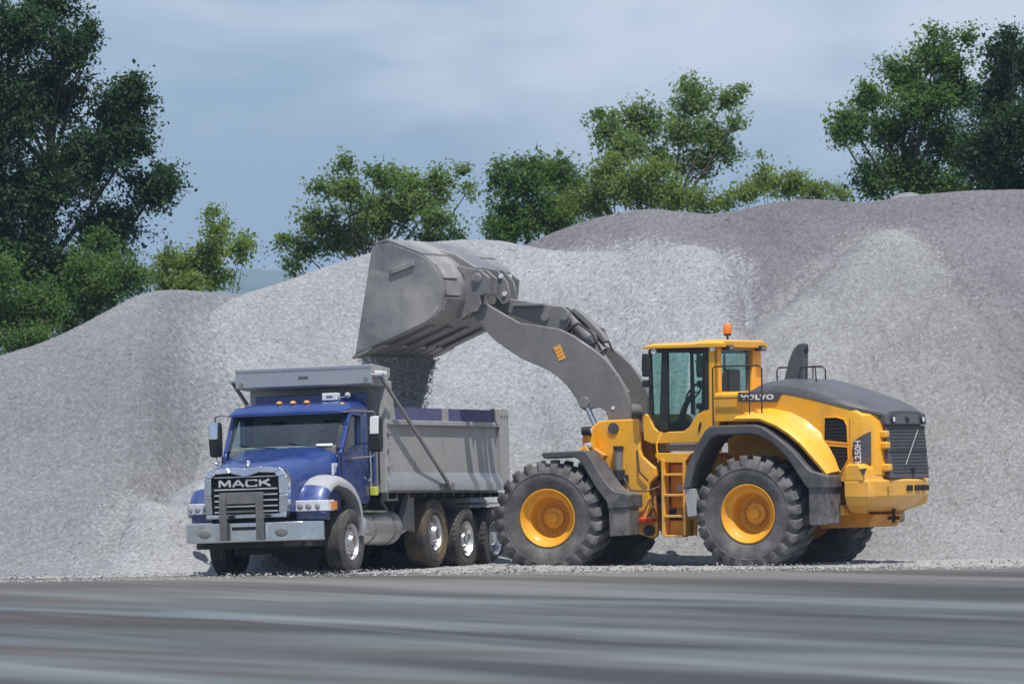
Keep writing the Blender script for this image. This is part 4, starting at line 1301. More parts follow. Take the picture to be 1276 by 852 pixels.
# tilt linkage between the arms
tl_ = part_empty('tilt_linkage', LD, rot=(0, 0, FR))
for s in (1, -1):
    y0, y1 = sorted((s * 0.10, s * 0.17))
    MB().prism([(2.46, 4.10), (2.42, 4.22), (2.34, 4.32), (2.22, 4.385), (2.05, 4.37), (1.93, 4.27), (1.90, 4.16), (1.96, 4.05), (2.02, 3.92), (2.05, 3.68), (2.14, 3.60), (2.22, 3.68), (2.24, 3.9), (2.36, 4.0)], y0, y1).build('bell_crank', 'boom_grey', tl_, bev=0.015)
    MB().prism([(2.30, 4.40), (3.30, 4.56), (3.40, 4.53), (3.38, 4.44), (3.28, 4.38), (2.9, 4.22), (2.42, 4.06), (2.30, 4.10)], *sorted((s * 0.02, s * 0.085))).build('tilt_link', 'boom_grey', tl_, bev=0.02)
MB().box(2.4, 2.95, -0.16, 0.16, 4.385, 4.43).build('link_cover', 'boom_grey', tl_, bev=0.01)
MB().cyl((2.0, 0, 4.20), (1.50, 0, 3.66), 0.125, n=20).cyl((1.54, 0, 3.70), (1.42, 0, 3.57), 0.145, n=20).build('tilt_cylinder', 'boom_grey', tl_, bev=0.01)
MB().cyl((1.46, 0, 3.61), (0.98, 0, 2.9), 0.055, n=14).build('piston_rod', 'guard_grey', tl_)
MB().cyl((1.54, -0.20, 3.80), (1.54, 0.20, 3.80), 0.085, n=20).build('trunnion_pin', 'guard_grey', tl_, bev=0.008)
MB().cyl((2.0, -0.22, 4.20), (2.0, 0.22, 4.20), 0.07, n=16).cyl((2.36, -0.20, 4.20), (2.36, 0.20, 4.20), 0.07, n=16).build('crank_pin', 'guard_grey', tl_)
MB().tube([(1.36, 0.2, 3.62), (1.50, 0.26, 3.92), (1.75, 0.24, 4.08), (1.98, 0.2, 3.95), (2.1, 0.25, 3.8)], 0.022, 6).tube([(1.30, -0.2, 3.62), (1.48, -0.26, 3.98), (1.8, -0.24, 4.12), (2.1, -0.25, 3.85)], 0.022, 6).build('hose', 'hose', tl_)
MB().prism([(1.95, 4.31), (1.86, 4.34), (1.66, 4.19), (1.40, 3.93), (1.30, 3.78), (1.36, 3.74), (1.52, 3.92)], -0.10, 0.10).build('cylinder_guard', 'boom_grey', tl_, bev=0.02)

# bucket
bk = part_empty('bucket', LD, rot=(0, 0, FR), label='raised grey dusty bucket tipping stone')
BW = 1.68
shell_o = [(5.17, 3.585), (4.70, 3.775), (4.2, 3.985), (3.90, 4.115), (3.74, 4.20), (3.63, 4.32), (3.575, 4.47), (3.56, 4.64), (3.58, 4.80), (3.65, 4.95), (3.76, 5.10), (3.88, 5.20), (4.05, 5.285), (4.55, 5.455)]
shell_i = [(4.56, 5.42), (4.07, 5.245), (3.91, 5.165), (3.80, 5.07), (3.695, 4.93), (3.625, 4.785), (3.61, 4.64), (3.62, 4.48), (3.67, 4.35), (3.77, 4.24), (3.92, 4.155), (4.22, 4.025), (4.72, 3.815), (5.17, 3.62)]
MB().prism(shell_o + shell_i, -BW, BW).build('bucket_shell', 'bucket_grey', bk, ang=30)
side = [(5.12, 3.63), (4.70, 3.79), (4.2, 4.0), (3.90, 4.13), (3.76, 4.215), (3.655, 4.335), (3.60, 4.48), (3.585, 4.64), (3.605, 4.79), (3.67, 4.935), (3.78, 5.085), (3.89, 5.18), (4.05, 5.265), (4.42, 5.40), (4.62, 5.44), (4.80, 5.40), (4.87, 5.05), (4.95, 4.60), (5.04, 4.10)]
for s in (1, -1):
    MB().prism(side, *sorted((s * (BW - 0.03), s * (BW + 0.012)))).build('side_plate', 'bucket_grey', bk, bev=0.008)
    MB().prism([(5.16, 3.62), (4.62, 3.83), (4.66, 3.90), (4.84, 4.55), (4.74, 5.40), (4.83, 5.40), (4.98, 4.60)], *sorted((s * (BW + 0.012), s * (BW + 0.03)))).build('side_cutter', 'bucket_grey', bk, bev=0.006)
    MB().obox((4.30, s * (BW + 0.03), 5.03), (-1, 0, 0.32), (0.32, 0, 1), (0, 1, 0), 0.22, 0.045, 0.022).build('wear_bar', 'bucket_grey', bk, bev=0.012)
    for (pz0, pz1, x0, x1) in ((4.52, 4.74, 3.545, 3.70), (4.80, 5.02, 3.56, 3.76)):
        pass
    # heel and back wear plates
    for i, (p, q) in enumerate((((3.63, 4.30), (3.555, 4.52)), ((3.55, 4.56), (3.575, 4.80)), ((3.585, 4.84), (3.74, 5.09)))):
        cx, cz = (p[0] + q[0]) / 2, (p[1] + q[1]) / 2
        dx, dz = q[0] - p[0], q[1] - p[1]
        L = math.hypot(dx, dz)
        MB().obox((cx - 0.012, s * (BW - 0.33), cz), (dx, 0, dz), (0, 1, 0), (-dz, 0, dx), L / 2, 0.30, 0.016).build('wear_plate', 'bucket_grey', bk, bev=0.008)
    # hinge brackets
    for yy in (0.36, 0.68):
        MB().prism([(3.60, 4.95), (3.72, 5.08), (3.30, 4.99), (3.14, 4.86), (3.16, 4.60), (3.32, 4.56), (3.30, 4.42), (3.36, 4.31), (3.46, 4.29), (3.62, 4.20), (3.80, 4.17), (3.66, 4.32), (3.60, 4.5), (3.58, 4.7)], *sorted((s * (yy - 0.03), s * (yy + 0.03)))).build('hinge_bracket', 'bucket_grey', bk, bev=0.01)
    MB().prism([(3.60, 4.90), (3.80, 5.13), (3.20, 5.00), (3.03, 4.80), (2.98, 4.58), (3.02, 4.45), (3.12, 4.42), (3.20, 4.52), (3.30, 4.60), (3.45, 4.62), (3.58, 4.60)], *sorted((s * 0.12, s * 0.19))).build('link_bracket', 'bucket_grey', bk, bev=0.012)
    MB().cyl((3.36, s * 0.30, 4.86), (3.36, s * 0.745, 4.86), 0.085, n=20).build('stop_pin', 'worn_steel', bk, bev=0.01)
    MB().cyl((3.36, s * 0.74, 4.86), (3.36, s * 0.76, 4.86), 0.05, n=16).build('pin_cap', 'guard_grey', bk)
    for zz, xx in ((4.90, 3.13), (4.60, 3.07)):
        MB().cyl((xx, s * 0.185, zz), (xx, s * 0.215, zz), 0.04, n=14).build('grease_cap', 'white', bk)
MB().cyl((3.30, -0.2, 4.50), (3.30, 0.2, 4.50), 0.075, n=18).build('link_pin', 'worn_steel', bk)
MB().prism([(3.95, 5.23), (4.62, 5.475), (4.78, 5.42), (4.82, 5.45), (4.60, 5.52), (3.95, 5.27)], -BW, BW).build('spill_guard', 'bucket_grey', bk, bev=0.006)
MB().prism([(3.52, 4.93), (3.88, 5.16), (4.1, 5.26), (4.1, 5.345), (3.82, 5.27), (3.46, 5.04)], -0.5, 0.5).build('top_stiffener', 'bucket_grey', bk, bev=0.01)
MB().prism([(5.24, 3.545), (5.17, 3.625), (4.88, 3.74), (4.86, 3.70), (5.0, 3.62)], -BW - 0.02, BW + 0.02).build('cutting_edge', 'worn_steel', bk, bev=0.004)
for i in range(8):
    y = -1.47 + i * 0.42
    MB().prism([(5.02, 3.60), (4.72, 3.73), (4.70, 3.765), (5.05, 3.63)], y - 0.17, y + 0.17).build('edge_segment', 'worn_steel', bk, bev=0.006)
for y in (-1.2, -0.4, 0.4, 1.2):
    MB().prism([(4.70, 3.77), (3.98, 4.075), (3.97, 4.03), (4.68, 3.73)], y - 0.13, y + 0.13).build('heel_strip', 'bucket_grey', bk, bev=0.006)


# ================================================================== DUMP TRUCK
# local axes: x forward, y to its left (driver side, the side seen), z up; origin on the ground under the front axle
TK = thing('dump_truck', 'blue dump truck with grey steel body and chrome bumper standing under the bucket', 'dump truck', (-3.6642 * 0.998, 98.3858 * 0.998, -0.040), (R(1.2), R(-0.5), R(249)))


def truck_tyre(w_, r_, lug=False):
    h = w_ / 2
    b = MB()
    prof = [(-h * 0.72, 0.285), (-h * 0.97, 0.34), (-h * 1.0, r_ * 0.78), (-h * 0.95, r_ * 0.93), (-h * 0.86, r_ * 0.988)]
    for g_ in (-0.5, -0.17, 0.17, 0.5):
        c_ = g_ * h * 1.15
        prof += [(c_ - 0.012, r_), (c_ - 0.008, r_ - 0.014), (c_ + 0.008, r_ - 0.014), (c_ + 0.012, r_)]
    prof += [(h * 0.86, r_ * 0.988), (h * 0.95, r_ * 0.93), (h * 1.0, r_ * 0.78), (h * 0.97, 0.34), (h * 0.72, 0.285)]
    b.lathe(prof, n=56)
    if lug:
        n = 38
        for s in (-1, 1):
            for k in range(n):
                a = 2 * PI * (k + (0.5 if s > 0 else 0)) / n
                A = []
                for y, rb, rt in ((h * 0.55, r_ - 0.03, r_ + 0.008), (h * 0.86, r_ - 0.04, r_ + 0.003), (h * 0.965, r_ * 0.90, r_ * 0.955)):
                    A.append([(rb * math.cos(a - 0.045), s * y, rb * math.sin(a - 0.045)), (rt * math.cos(a - 0.045), s * y, rt * math.sin(a - 0.045)),
                              (rt * math.cos(a + 0.045), s * y, rt * math.sin(a + 0.045)), (rb * math.cos(a + 0.045), s * y, rb * math.sin(a + 0.045))])
                b.loft(A)
    b.lathe([(h * 0.99, r_ * 0.80), (h * 1.015, r_ * 0.805), (h * 1.012, r_ * 0.82), (h * 0.985, r_ * 0.825)], n=56)
    return b


def wheel(loc, w_, r_, kind, mat, lug, s):
    e = part_empty('wheel', TK, loc, (0, random.uniform(0, 6), 0 if s > 0 else PI))
    truck_tyre(w_, r_, lug).build('tyre', mat, e, ang=35)
    h = w_ / 2
    b = MB()
    if kind == 'steer':
        prof = [(h * 0.72, 0.285), (h * 0.86, 0.297), (h * 0.87, 0.283), (h * 0.72, 0.268), (h * 0.50, 0.255), (h * 0.46, 0.235), (h * 0.62, 0.20), (h * 0.66, 0.145), (h * 0.74, 0.125), (h * 1.12, 0.105), (h * 1.16, 0.09), (h * 1.16, 0.0005)]
        zh, rh, rbolt, yb = h * 0.58, 0.218, 0.165, h * 0.66
    else:
        prof = [(h * 0.72, 0.285), (h * 0.93, 0.297), (h * 0.94, 0.283), (h * 0.75, 0.270), (-h * 0.10, 0.255), (-h * 0.22, 0.238), (-h * 0.12, 0.19), (-h * 0.05, 0.15), (h * 0.15, 0.125), (h * 0.80, 0.100), (h * 0.84, 0.085), (h * 0.84, 0.0005)]
        zh, rh, rbolt, yb = -h * 0.12, 0.215, 0.168, -h * 0.06
    b.lathe(prof, n=40, closed=False)
    b.build('rim', 'alu', e, ang=30)
    hb = MB()
    for k in range(10):
        a = 2 * PI * k / 10
        hb.ball((rh * math.cos(a), zh, rh * math.sin(a)), 0.024, 0.008, 0.024, 8, 5)
    hb.build('hand_holes', 'void', e)['kind'] = 'stuff'
    nb_ = MB()
    for k in range(10):
        a = 2 * PI * (k + 0.5) / 10
        nb_.cyl((rbolt * math.cos(a), yb - 0.01, rbolt * math.sin(a)), (rbolt * math.cos(a), yb + 0.035, rbolt * math.sin(a)), 0.014, n=6)
    nb_.build('wheel_nuts', 'chrome', e)['kind'] = 'stuff'
    return e


for s in (1, -1):
    wheel((0, s * 1.0, 0.52), 0.31, 0.525, 'steer', 'rubber_dark', False, s)
    wheel((-3.60, s * 0.97, 0.635), 0.39, 0.565, 'steer', 'rubber_mud', False, s)
    for ax in (-5.0, -6.32):
        wheel((ax, s * 1.02, 0.525), 0.285, 0.525, 'drive', 'rubber_dark', True, s)
        wheel((ax, s * 0.70, 0.525), 0.285, 0.525, 'drive', 'rubber_dark', True, s)

# chassis
b = MB()
for s in (1, -1):
    b.box(1.45, -6.95, *sorted((s * 0.36, s * 0.46)), 0.78, 1.06)
    b.box(-1.2, -6.9, *sorted((s * 0.34, s * 0.48)), 1.065, 1.29)
for x in (1.2, -0.9, -2.4, -4.3, -5.7, -6.8):
    b.box(x, x - 0.12, -0.36, 0.36, 0.80, 1.04)
b.build('chassis_frame', 'chassis', TK, bev=0.008)
b = MB()
for x, z in ((0, 0.50), (-3.6, 0.62), (-5.0, 0.52), (-6.32, 0.52)):
    b = MB().cyl((x, -0.85, z), (x, 0.85, z), 0.085, n=12)
    if x < -4:
        b.ball((x, 0, z), 0.22, 0.25, 0.22)
    b.bar((x + 0.5, 0.42, 0.74), (x - 0.5, 0.42, 0.74), 0.09, 0.06)
    b.bar((x + 0.5, -0.42, 0.74), (x - 0.5, -0.42, 0.74), 0.09, 0.06)
    b.build('axle', 'chassis', TK, bev=0.01)
b = MB()
b.box(0.9, 0.35, -0.55, 0.62, 0.36, 0.60)
b.box(1.45, 0.4, -0.95, 0.92, 0.46, 0.80)
b.build('engine_bay', 'chassis', TK, bev=0.015)
b = MB().box(0.6, -0.9, -0.45, 0.45, 0.42, 1.1).cyl((-0.9, 0, 0.72), (-4.9, 0, 0.62), 0.06).box(-1.1, -2.2, -1.08, -0.5, 0.45, 1.05)
b.build('drivetrain', 'void', TK, bev=0.02)

# bumper, guard, grille
bp = [(1.75, -0.86), (1.75, 0.86), (1.69, 1.0), (1.30, 1.205), (1.24, 1.19), (1.60, 0.95), (1.66, 0.82), (1.66, -0.82), (1.60, -0.95), (1.24, -1.19), (1.30, -1.205), (1.69, -1.0)]
bu = MB().prism_z(bp, 0.555, 0.865).build('bumper', 'chrome', TK, bev=0.02, ang=25)
for s in (1, -1):
    MB().ball((1.748, s * 0.66, 0.70), 0.012, 0.12, 0.075).build('fog_lamp', 'guard_grey', bu)
    for z in (0.63, 0.78):
        MB().cyl((1.745, s * 0.46, z), (1.768, s * 0.46, z), 0.017, n=8).build('bumper_bolt', 'alu', bu)
MB().box(1.70, 1.757, -0.19, 0.22, 0.745, 0.80).build('tow_slot', 'void', bu)
gg = part_empty('grille_guard', TK, label='grey steel push guard in front of the grille')
for s in (1, -1):
    MB().prism([(1.76, 0.59), (1.83, 0.59), (1.84, 1.20), (1.80, 1.345), (1.74, 1.345), (1.765, 1.18)], s * 0.315 - 0.058, s * 0.315 + 0.058).build('post', 'push_guard', gg, bev=0.01)
MB().prism([(1.775, 1.16), (1.815, 1.16), (1.785, 1.345), (1.75, 1.345)], -0.257, 0.257).build('cross_plate', 'push_guard', gg, bev=0.01)
MB().box(1.785, 1.80, -0.257, 0.257, 1.03, 1.06).build('cross_bar', 'push_guard', gg)

so_ = [(-.69, .95), (-.725, 1.3), (-.715, 1.60), (-.63, 1.715), (-.3, 1.75), (0, 1.735), (.3, 1.75), (.63, 1.715), (.715, 1.60), (.725, 1.3), (.69, .95)]
si_ = [(-.575, 1.0), (-.585, 1.3), (-.58, 1.57), (-.51, 1.640), (-.25, 1.655), (0, 1.59), (.25, 1.655), (.51, 1.640), (.58, 1.57), (.585, 1.3), (.575, 1.0)]
b = MB()
for i in range(len(so_) - 1):
    q = (so_[i], so_[i + 1], si_[i + 1], si_[i])
    b.loft([[(1.50 - 0.05, *q[0]), (1.50 - 0.05, *q[1]), (1.56, *q[2]), (1.56, *q[3])], [(1.60, *q[0]), (1.60, *q[1]), (1.645, *q[2]), (1.645, *q[3])]])
b.box(1.50, 1.63, -0.69, 0.69, 0.93, 1.0)
gs = b.build('grille_surround', 'chrome', TK, ang=60, bev=0.02, seg=3)
gl_ = MB().prism_x(si_[::-1], 1.50, 1.575).build('grille', 'void', TK)
for z in (1.592, 1.395, 1.305, 1.215, 1.125, 1.04):
    hw = 0.545
    MB().box(1.575, 1.605, -hw, hw, z - 0.011, z + 0.011).build('grille_bar', 'silver', gl_, bev=0.004)
STROKES = {'M': [[(0, 0), (0, 1)], [(0.04, 1), (0.5, 0.18)], [(0.5, 0.18), (0.96, 1)], [(1, 1), (1, 0)]],
           'A': [[(0, 0), (0.46, 1)], [(0.54, 1), (1, 0)], [(0.2, 0.3), (0.8, 0.3)]],
           'C': [[(1, 0.98), (0.2, 0.98)], [(0.14, 1), (0.0, 0.8)], [(0.0, 0.86), (0.0, 0.14)], [(0.0, 0.2), (0.14, 0)], [(0.2, 0.02), (1, 0.02)], [(0.97, 1), (0.97, 0.78)], [(0.97, 0.22), (0.97, 0)]],
           'K': [[(0.02, 0), (0.02, 1)], [(0.08, 0.42), (0.9, 1)], [(0.36, 0.58), (1, 0)]]}
ltr = MB()
for i, ch in enumerate('MACK'):
    y0_ = -0.445 + i * 0.232
    for j, ((ax_, az_), (bx_, bz_)) in enumerate(STROKES[ch]):
        p0 = Vector((1.60 + 0.0006 * j, y0_ + ax_ * 0.175, 1.440 + az_ * 0.100))
        p1 = Vector((1.60 + 0.0006 * j, y0_ + bx_ * 0.175, 1.440 + bz_ * 0.100))
        d_ = (p1 - p0).normalized()
        horiz = abs(d_.z) < 0.2
        ltr.obox((p0 + p1) / 2, d_, Vector((1, 0, 0)).cross(d_), (1, 0, 0), (p1 - p0).length / 2 + 0.004, 0.0095 if horiz else 0.0165, 0.012)
ltr.build('maker_lettering', 'silver', gl_, flat=True)['kind'] = 'stuff'
MB().box(1.50, 1.56, -0.30, 0.34, 0.87, 0.93).build('bumper_gap_panel', 'void', TK)

# hood
secs = []
for x, w_, zt, zs in ((1.50, 0.70, 1.735, 1.60), (1.40, 0.735, 1.775, 1.64), (1.0, 0.79, 1.86, 1.70), (0.6, 0.86, 1.935, 1.76), (0.25, 0.94, 2.0, 1.82), (0.06, 0.98, 2.045, 1.86)):
    half = [(w_, 1.02), (w_ * 1.0, zs - 0.22), (w_ * 0.985, zs), (w_ * 0.90, zs + (zt - zs) * 0.55), (w_ * 0.72, zt - 0.02), (w_ * 0.64, zt + 0.005), (0.25, zt + 0.012)]
    secs.append([(x, -y, z) for y, z in half] + [(x, y, z) for y, z in half[::-1]])
ho = MB().loft(secs).build('hood', 'blue', TK, ang=35)
MB().ball((1.47, 0, 1.775), 0.045, 0.030, 0.03).ball((1.485, 0, 1.825), 0.028, 0.024, 0.03).tube([(1.46, 0, 1.79), (1.42, 0, 1.84)], [0.02, 0.008], 6).build('hood_ornament', 'chrome', ho)
for s in (1, -1):
    if s < 0:
        MB().ball((0.9, -0.80, 1.82), 0.04, 0.035, 0.035).build('hood_marker', 'chrome', ho)
    MB().obox((0.04 + 0.04, s * 0.962, 1.69), (1, -s * 0.14, 0), (0, 0, 1), (0.14 * s, 1, 0), 0.20, 0.095, 0.004).build('sticker', 'white_sticker', ho, label='pale square sticker on the hood side')
    for q in range(3):
        MB().obox((0.08 + 0.10 * (q - 1), s * (0.968 - 0.014 * (q - 1)), 1.69), (1, -s * 0.14, 0), (0, 0, 1), (0.14 * s, 1, 0), 0.03, 0.055, 0.002).build('sticker_print', 'flare_grey', ho)
    # hood air intake behind the sticker and latch
    MB().box(0.42, 0.46, *sorted((s * 0.87, s * 0.93)), 1.42, 1.50).build('hood_latch', 'black', ho)

# front fenders: blue nose, grey rubber flare
fp = [(1.26, 0.98), (1.24, 1.12), (1.17, 1.27), (1.04, 1.40), (0.86, 1.50), (0.66, 1.545), (0.45, 1.555), (0.24, 1.53), (0.04, 1.475), (-0.14, 1.385), (-0.29, 1.26), (-0.39, 1.10), (-0.44, 0.92), (-0.455, 0.62)]
for s in (1, -1):
    def fsec(i):
        x, z = fp[i]
        a, c_ = fp[max(0, i - 1)], fp[min(len(fp) - 1, i + 1)]
        tx, tz = c_[0] - a[0], c_[1] - a[1]
        L = math.hypot(tx, tz)
        nx, nz = -tz / L, tx / L           # outward
        if nx * (x - 0.35) + nz * (z - 0.6) < 0:
            nx, nz = -nx, -nz
        th = 0.16 if i > 5 else 0.12
        I = (x - nx * th, z - nz * th)
        return [(I[0], s * 0.62, I[1]), (x + nx * 0.05, s * 0.62, z + nz * 0.05), (x + nx * 0.045, s * 0.90, z + nz * 0.045), (x + nx * 0.02, s * 1.08, z + nz * 0.02), (x - nx * 0.03, s * 1.165, z - nz * 0.03), (x - nx * 0.08, s * 1.195, z - nz * 0.08), (I[0], s * 1.195, I[1])]
    MB().loft([fsec(i) for i in range(0, 4)]).build('front_fender', 'blue', TK, ang=45)
    MB().loft([fsec(i) for i in range(3, 14)]).build('fender_flare', 'flare_grey', TK, ang=45, label='light grey rubber fender flare')
    hl_ = MB().prism_z([(1.335, s * 0.72), (1.335, s * 0.98), (1.28, s * 1.13), (1.15, s * 1.225), (0.92, s * 1.235), (0.92, s * 0.9), (1.05, s * 0.70)], 1.015, 1.19).build('headlight', 'lens', TK, bev=0.012)
    MB().prism_z([(1.06, s * 1.232), (0.98, s * 1.245), (0.78, s * 1.225), (0.80, s * 1.0), (1.06, s * 1.0)], 1.03, 1.17).build('indicator', 'amber', hl_, bev=0.01)
    for yy, xx in ((0.82, 1.335), (0.96, 1.335), (1.09, 1.30)):
        MB().ball((xx, s * yy, 1.10), 0.012, 0.055, 0.05).build('reflector', 'flare_grey', hl_)
    MB().prism_z([(1.30, s * 0.72), (1.29, s * 0.97), (1.22, s * 1.12), (1.10, s * 1.18), (0.95, s * 1.17), (0.95, s * 0.8)], 0.88, 1.02).build('fender_apron', 'blue', TK, bev=0.02)

# cab
cb = part_empty('cab', TK)
for s in (1, -1):
    y0, y1 = sorted((s * 0.97, s * 1.045))
    MB().prism([(0.12, 1.95), (0.06, 2.02), (0.0, 1.915), (-0.32, 1.99), (-0.66, 2.09), (-1.05, 2.10), (-1.05, 1.22), (-0.95, 1.13), (-0.45, 1.13), (-0.40, 1.30), (-0.2, 1.48), (0.12, 1.55)], y0, y1).build('door_panel', 'blue', cb, bev=0.02)
    MB().prism([(0.06, 2.02), (-0.30, 2.60), (-0.37, 2.60), (0.0, 1.92)], y0, y1).build('windscreen_pillar', 'blue', cb, bev=0.01)
    MB().prism([(-0.66, 2.09), (-1.05, 2.10), (-1.05, 2.66), (-0.68, 2.62)], y0, y1).build('rear_pillar', 'blue', cb, bev=0.02)
    MB().prism([(-0.28, 2.56), (-0.30, 2.67), (-1.05, 2.70), (-1.05, 2.60), (-0.68, 2.535)], y0, y1).build('door_header', 'blue', cb, bev=0.015)
    MB().prism([(-0.01, 1.90), (-0.34, 1.98), (-0.68, 2.08), (-0.70, 2.56), (-0.32, 2.58)], *sorted((s * 1.0, s * 1.008))).build('door_window', 'screen_glass', cb)
    MB().tube([(-0.01, s * 1.045, 1.90), (-0.34, s * 1.047, 1.98), (-0.67, s * 1.047, 2.08), (-0.69, s * 1.047, 2.53), (-0.34, s * 1.047, 2.56), (0.01, s * 1.046, 1.95)], 0.014, 6).build('window_gasket', 'black', cb)
    MB().box(-0.10, -0.26, *sorted((s * 1.04, s * 1.075)), 1.80, 1.835).build('door_handle', 'black', cb, bev=0.01)
    MB().box(0.115, 0.128, *sorted((s * 1.03, s * 1.049)), 1.56, 1.95).box(-1.035, -1.02, *sorted((s * 1.03, s * 1.049)), 1.2, 2.6).build('door_seam', 'void', cb)
    for z in (1.98, 2.3, 2.55):
        MB().cyl((-0.84, s * 1.06, z - 0.001), (-0.84, s * 1.06, z + 0.02), 0.01, n=6).build('grab_mount', 'chrome', cb)
    MB().tube([(-0.95, s * 1.06, 1.5), (-0.97, s * 1.10, 1.55), (-0.97, s * 1.10, 2.3), (-0.95, s * 1.06, 2.35)], 0.014, 6).build('grab_rail', 'chrome', cb)
    MB().prism([(-0.46, 1.12), (-1.0, 1.12), (-0.98, 0.98), (-0.50, 0.98)], *sorted((s * 0.8, s * 1.0))).build('cab_step', 'black', cb, bev=0.01)
# roof with brow
secs = []
for x, zb, h, w_ in ((-0.10, 2.585, 0.045, 0.985), (-0.16, 2.60, 0.075, 1.02), (-0.34, 2.62, 0.13, 1.035), (-0.60, 2.63, 0.17, 1.03), (-0.95, 2.63, 0.175, 1.02), (-1.08, 2.63, 0.14, 1.0)):
    half = [(w_, zb), (w_, zb + h * 0.45), (w_ * 0.95, zb + h * 0.8), (w_ * 0.8, zb + h * 0.97), (0.3, zb + h)]
    secs.append([(x, -y, z) for y, z in half] + [(x, y, z) for y, z in half[::-1]])
MB().loft(secs).build('roof', 'blue', cb, ang=40)
MB().loft([[(0.075, -0.96, 2.035), (0.075, 0.96, 2.035), (0.065, 0.96, 2.03), (0.065, -0.96, 2.03)], [(-0.29, -0.92, 2.63), (-0.29, 0.92, 2.63), (-0.30, 0.92, 2.625), (-0.30, -0.92, 2.625)]]).build('windscreen', 'screen_glass', cb)
for s in (1, -1):
    MB().loft([[(0.09, s * 0.945, 2.03), (0.02, s * 1.01, 2.03), (-0.02, s * 0.97, 2.03), (0.05, s * 0.92, 2.03)], [(-0.27, s * 0.905, 2.61), (-0.33, s * 0.98, 2.61), (-0.37, s * 0.95, 2.61), (-0.31, s * 0.88, 2.61)]]).build('pillar_trim', 'black', cb)
MB().box(-1.02, -1.05, -0.98, 0.98, 1.15, 2.62).build('back_wall', 'lining', cb)
MB().box(-0.30, -1.02, -0.95, 0.95, 2.595, 2.625).build('headliner', 'lining', cb)
MB().box(0.05, -1.02, -0.96, 0.96, 1.10, 1.20).build('floor_panel', 'void', cb)
MB().prism([(0.05, 1.6), (0.05, 2.05), (-0.05, 2.09), (-0.34, 2.04), (-0.34, 1.7)], -0.94, 0.94).build('dashboard', 'tan', cb, bev=0.03)
for y in (0.45, -0.5):
    b = MB()
    b.box(-0.98, -0.55, y - 0.25, y + 0.25, 1.5, 1.72)
    b.box(-1.0, -0.86, y - 0.24, y + 0.24, 1.7, 2.35)
    b.box(-1.0, -0.9, y - 0.13, y + 0.13, 2.33, 2.5)
    b.build('seat', 'black', cb, bev=0.04)
ring = [(-0.42 - 0.08 * math.sin(a), 0.45 + 0.22 * math.cos(a), 2.10 + 0.20 * math.sin(a)) for a in np.linspace(0, 2 * PI, 21)]
MB().tube(ring, 0.016, 6).tube([(-0.32, 0.45, 2.0), (-0.42, 0.45, 2.1)], 0.04, 6).build('steering_wheel', 'black', cb)
for y0_, y1_ in ((-0.10, -0.78), (0.78, 0.10)):
    MB().tube([(0.085, y0_, 2.055), (0.085, (y0_ + y1_) / 2, 2.075), (0.03, y1_, 2.135)], 0.010, 5).build('wiper', 'black', cb)
MB().obox((0.045, 0.72, 2.085), (0, 1, 0), (-0.5, 0, 0.82), (0.82, 0, 0.5), 0.14, 0.02, 0.004).build('windscreen_sticker', 'white', cb)
for y in (-0.24, 0.0, 0.24, 0.86, -0.88):
    zr = 2.785 if abs(y) < 0.5 else 2.73
    MB().ball((-0.42, y, zr), 0.075, 0.05, 0.038).build('roof_marker_light', 'amber', cb)
MB().box(-0.62, -0.78, 0.42, 0.68, 2.81, 2.93).build('roof_sign', 'white', cb, bev=0.012)
MB().box(-0.615, -0.625, 0.50, 0.61, 2.86, 2.885).build('sign_print', 'silver_mark', cb)
MB().box(-0.68, -0.72, 0.68, 0.80, 2.85, 2.87).ball((-0.70, 0.84, 2.88), 0.06, 0.05, 0.055).build('roof_lamp', 'flare_grey', cb)
# mirrors
for s in (1, -1):
    MX = -0.36 if s > 0 else -0.10
    mi = MB().prism([(x + MX, z) for x, z in ((-0.30, 1.95), (-0.20, 1.96), (-0.16, 2.2), (-0.19, 2.50), (-0.30, 2.53), (-0.34, 2.4), (-0.34, 2.05))], *sorted((s * 1.26, s * 1.45))).build('mirror', 'black', cb, bev=0.03)
    MB().prism([(x + MX, z) for x, z in ((-0.205, 2.24), (-0.150, 2.24), (-0.175, 2.52), (-0.215, 2.53))], *sorted((s * 1.28, s * 1.43))).build('mirror_cover', 'chrome' if s < 0 else 'white', mi, bev=0.012)
    MB().box(-0.346 + MX, -0.338 + MX, *sorted((s * 1.28, s * 1.43)), 2.0, 2.48).build('mirror_glass', 'mirror', mi)
    MB().tube([(-0.12, s * 1.0, 2.60), (-0.13, s * 1.15, 2.62), (-0.22 + MX, s * 1.34, 2.60), (-0.24 + MX, s * 1.35, 2.52)], 0.013, 6).build('mirror_arm', 'guard_grey', mi)
    MB().tube([(-0.24 + MX, s * 1.35, 1.96), (-0.20 + MX, s * 1.3, 1.88), (-0.30, s * 1.04, 1.86)], 0.012, 6).build('mirror_arm', 'guard_grey', mi)

# behind the cab: headboard, post, tank
MB().box(-1.14, -1.20, -0.98, 0.98, 1.35, 2.93).build('headboard', 'blue', TK, bev=0.015)
MB().cyl((-1.16, 1.08, 1.36), (-1.16, 1.08, 2.05), 0.035, n=10).build('stack_post', 'blue', TK)
MB().box(-1.07, -1.19, 1.03, 1.13, 1.26, 1.40).build('reflector_tape', 'yellow_green', TK, bev=0.01)
tk = MB().lathe([(0, 0.02), (0, 0.22), (-0.035, 0.272), (-0.075, 0.288), (-1.545, 0.288), (-1.585, 0.272), (-1.62, 0.22), (-1.62, 0.02)], (-0.66, 0.83, 0.745), 36, 'x').build('fuel_tank', 'alu_tank', TK, ang=30)
for x in (-1.05, -1.9):
    MB().lathe([(0, 0.289), (0, 0.298), (-0.06, 0.298), (-0.06, 0.289)], (x, 0.83, 0.745), 36, 'x').build('tank_strap', 'guard_grey', tk)
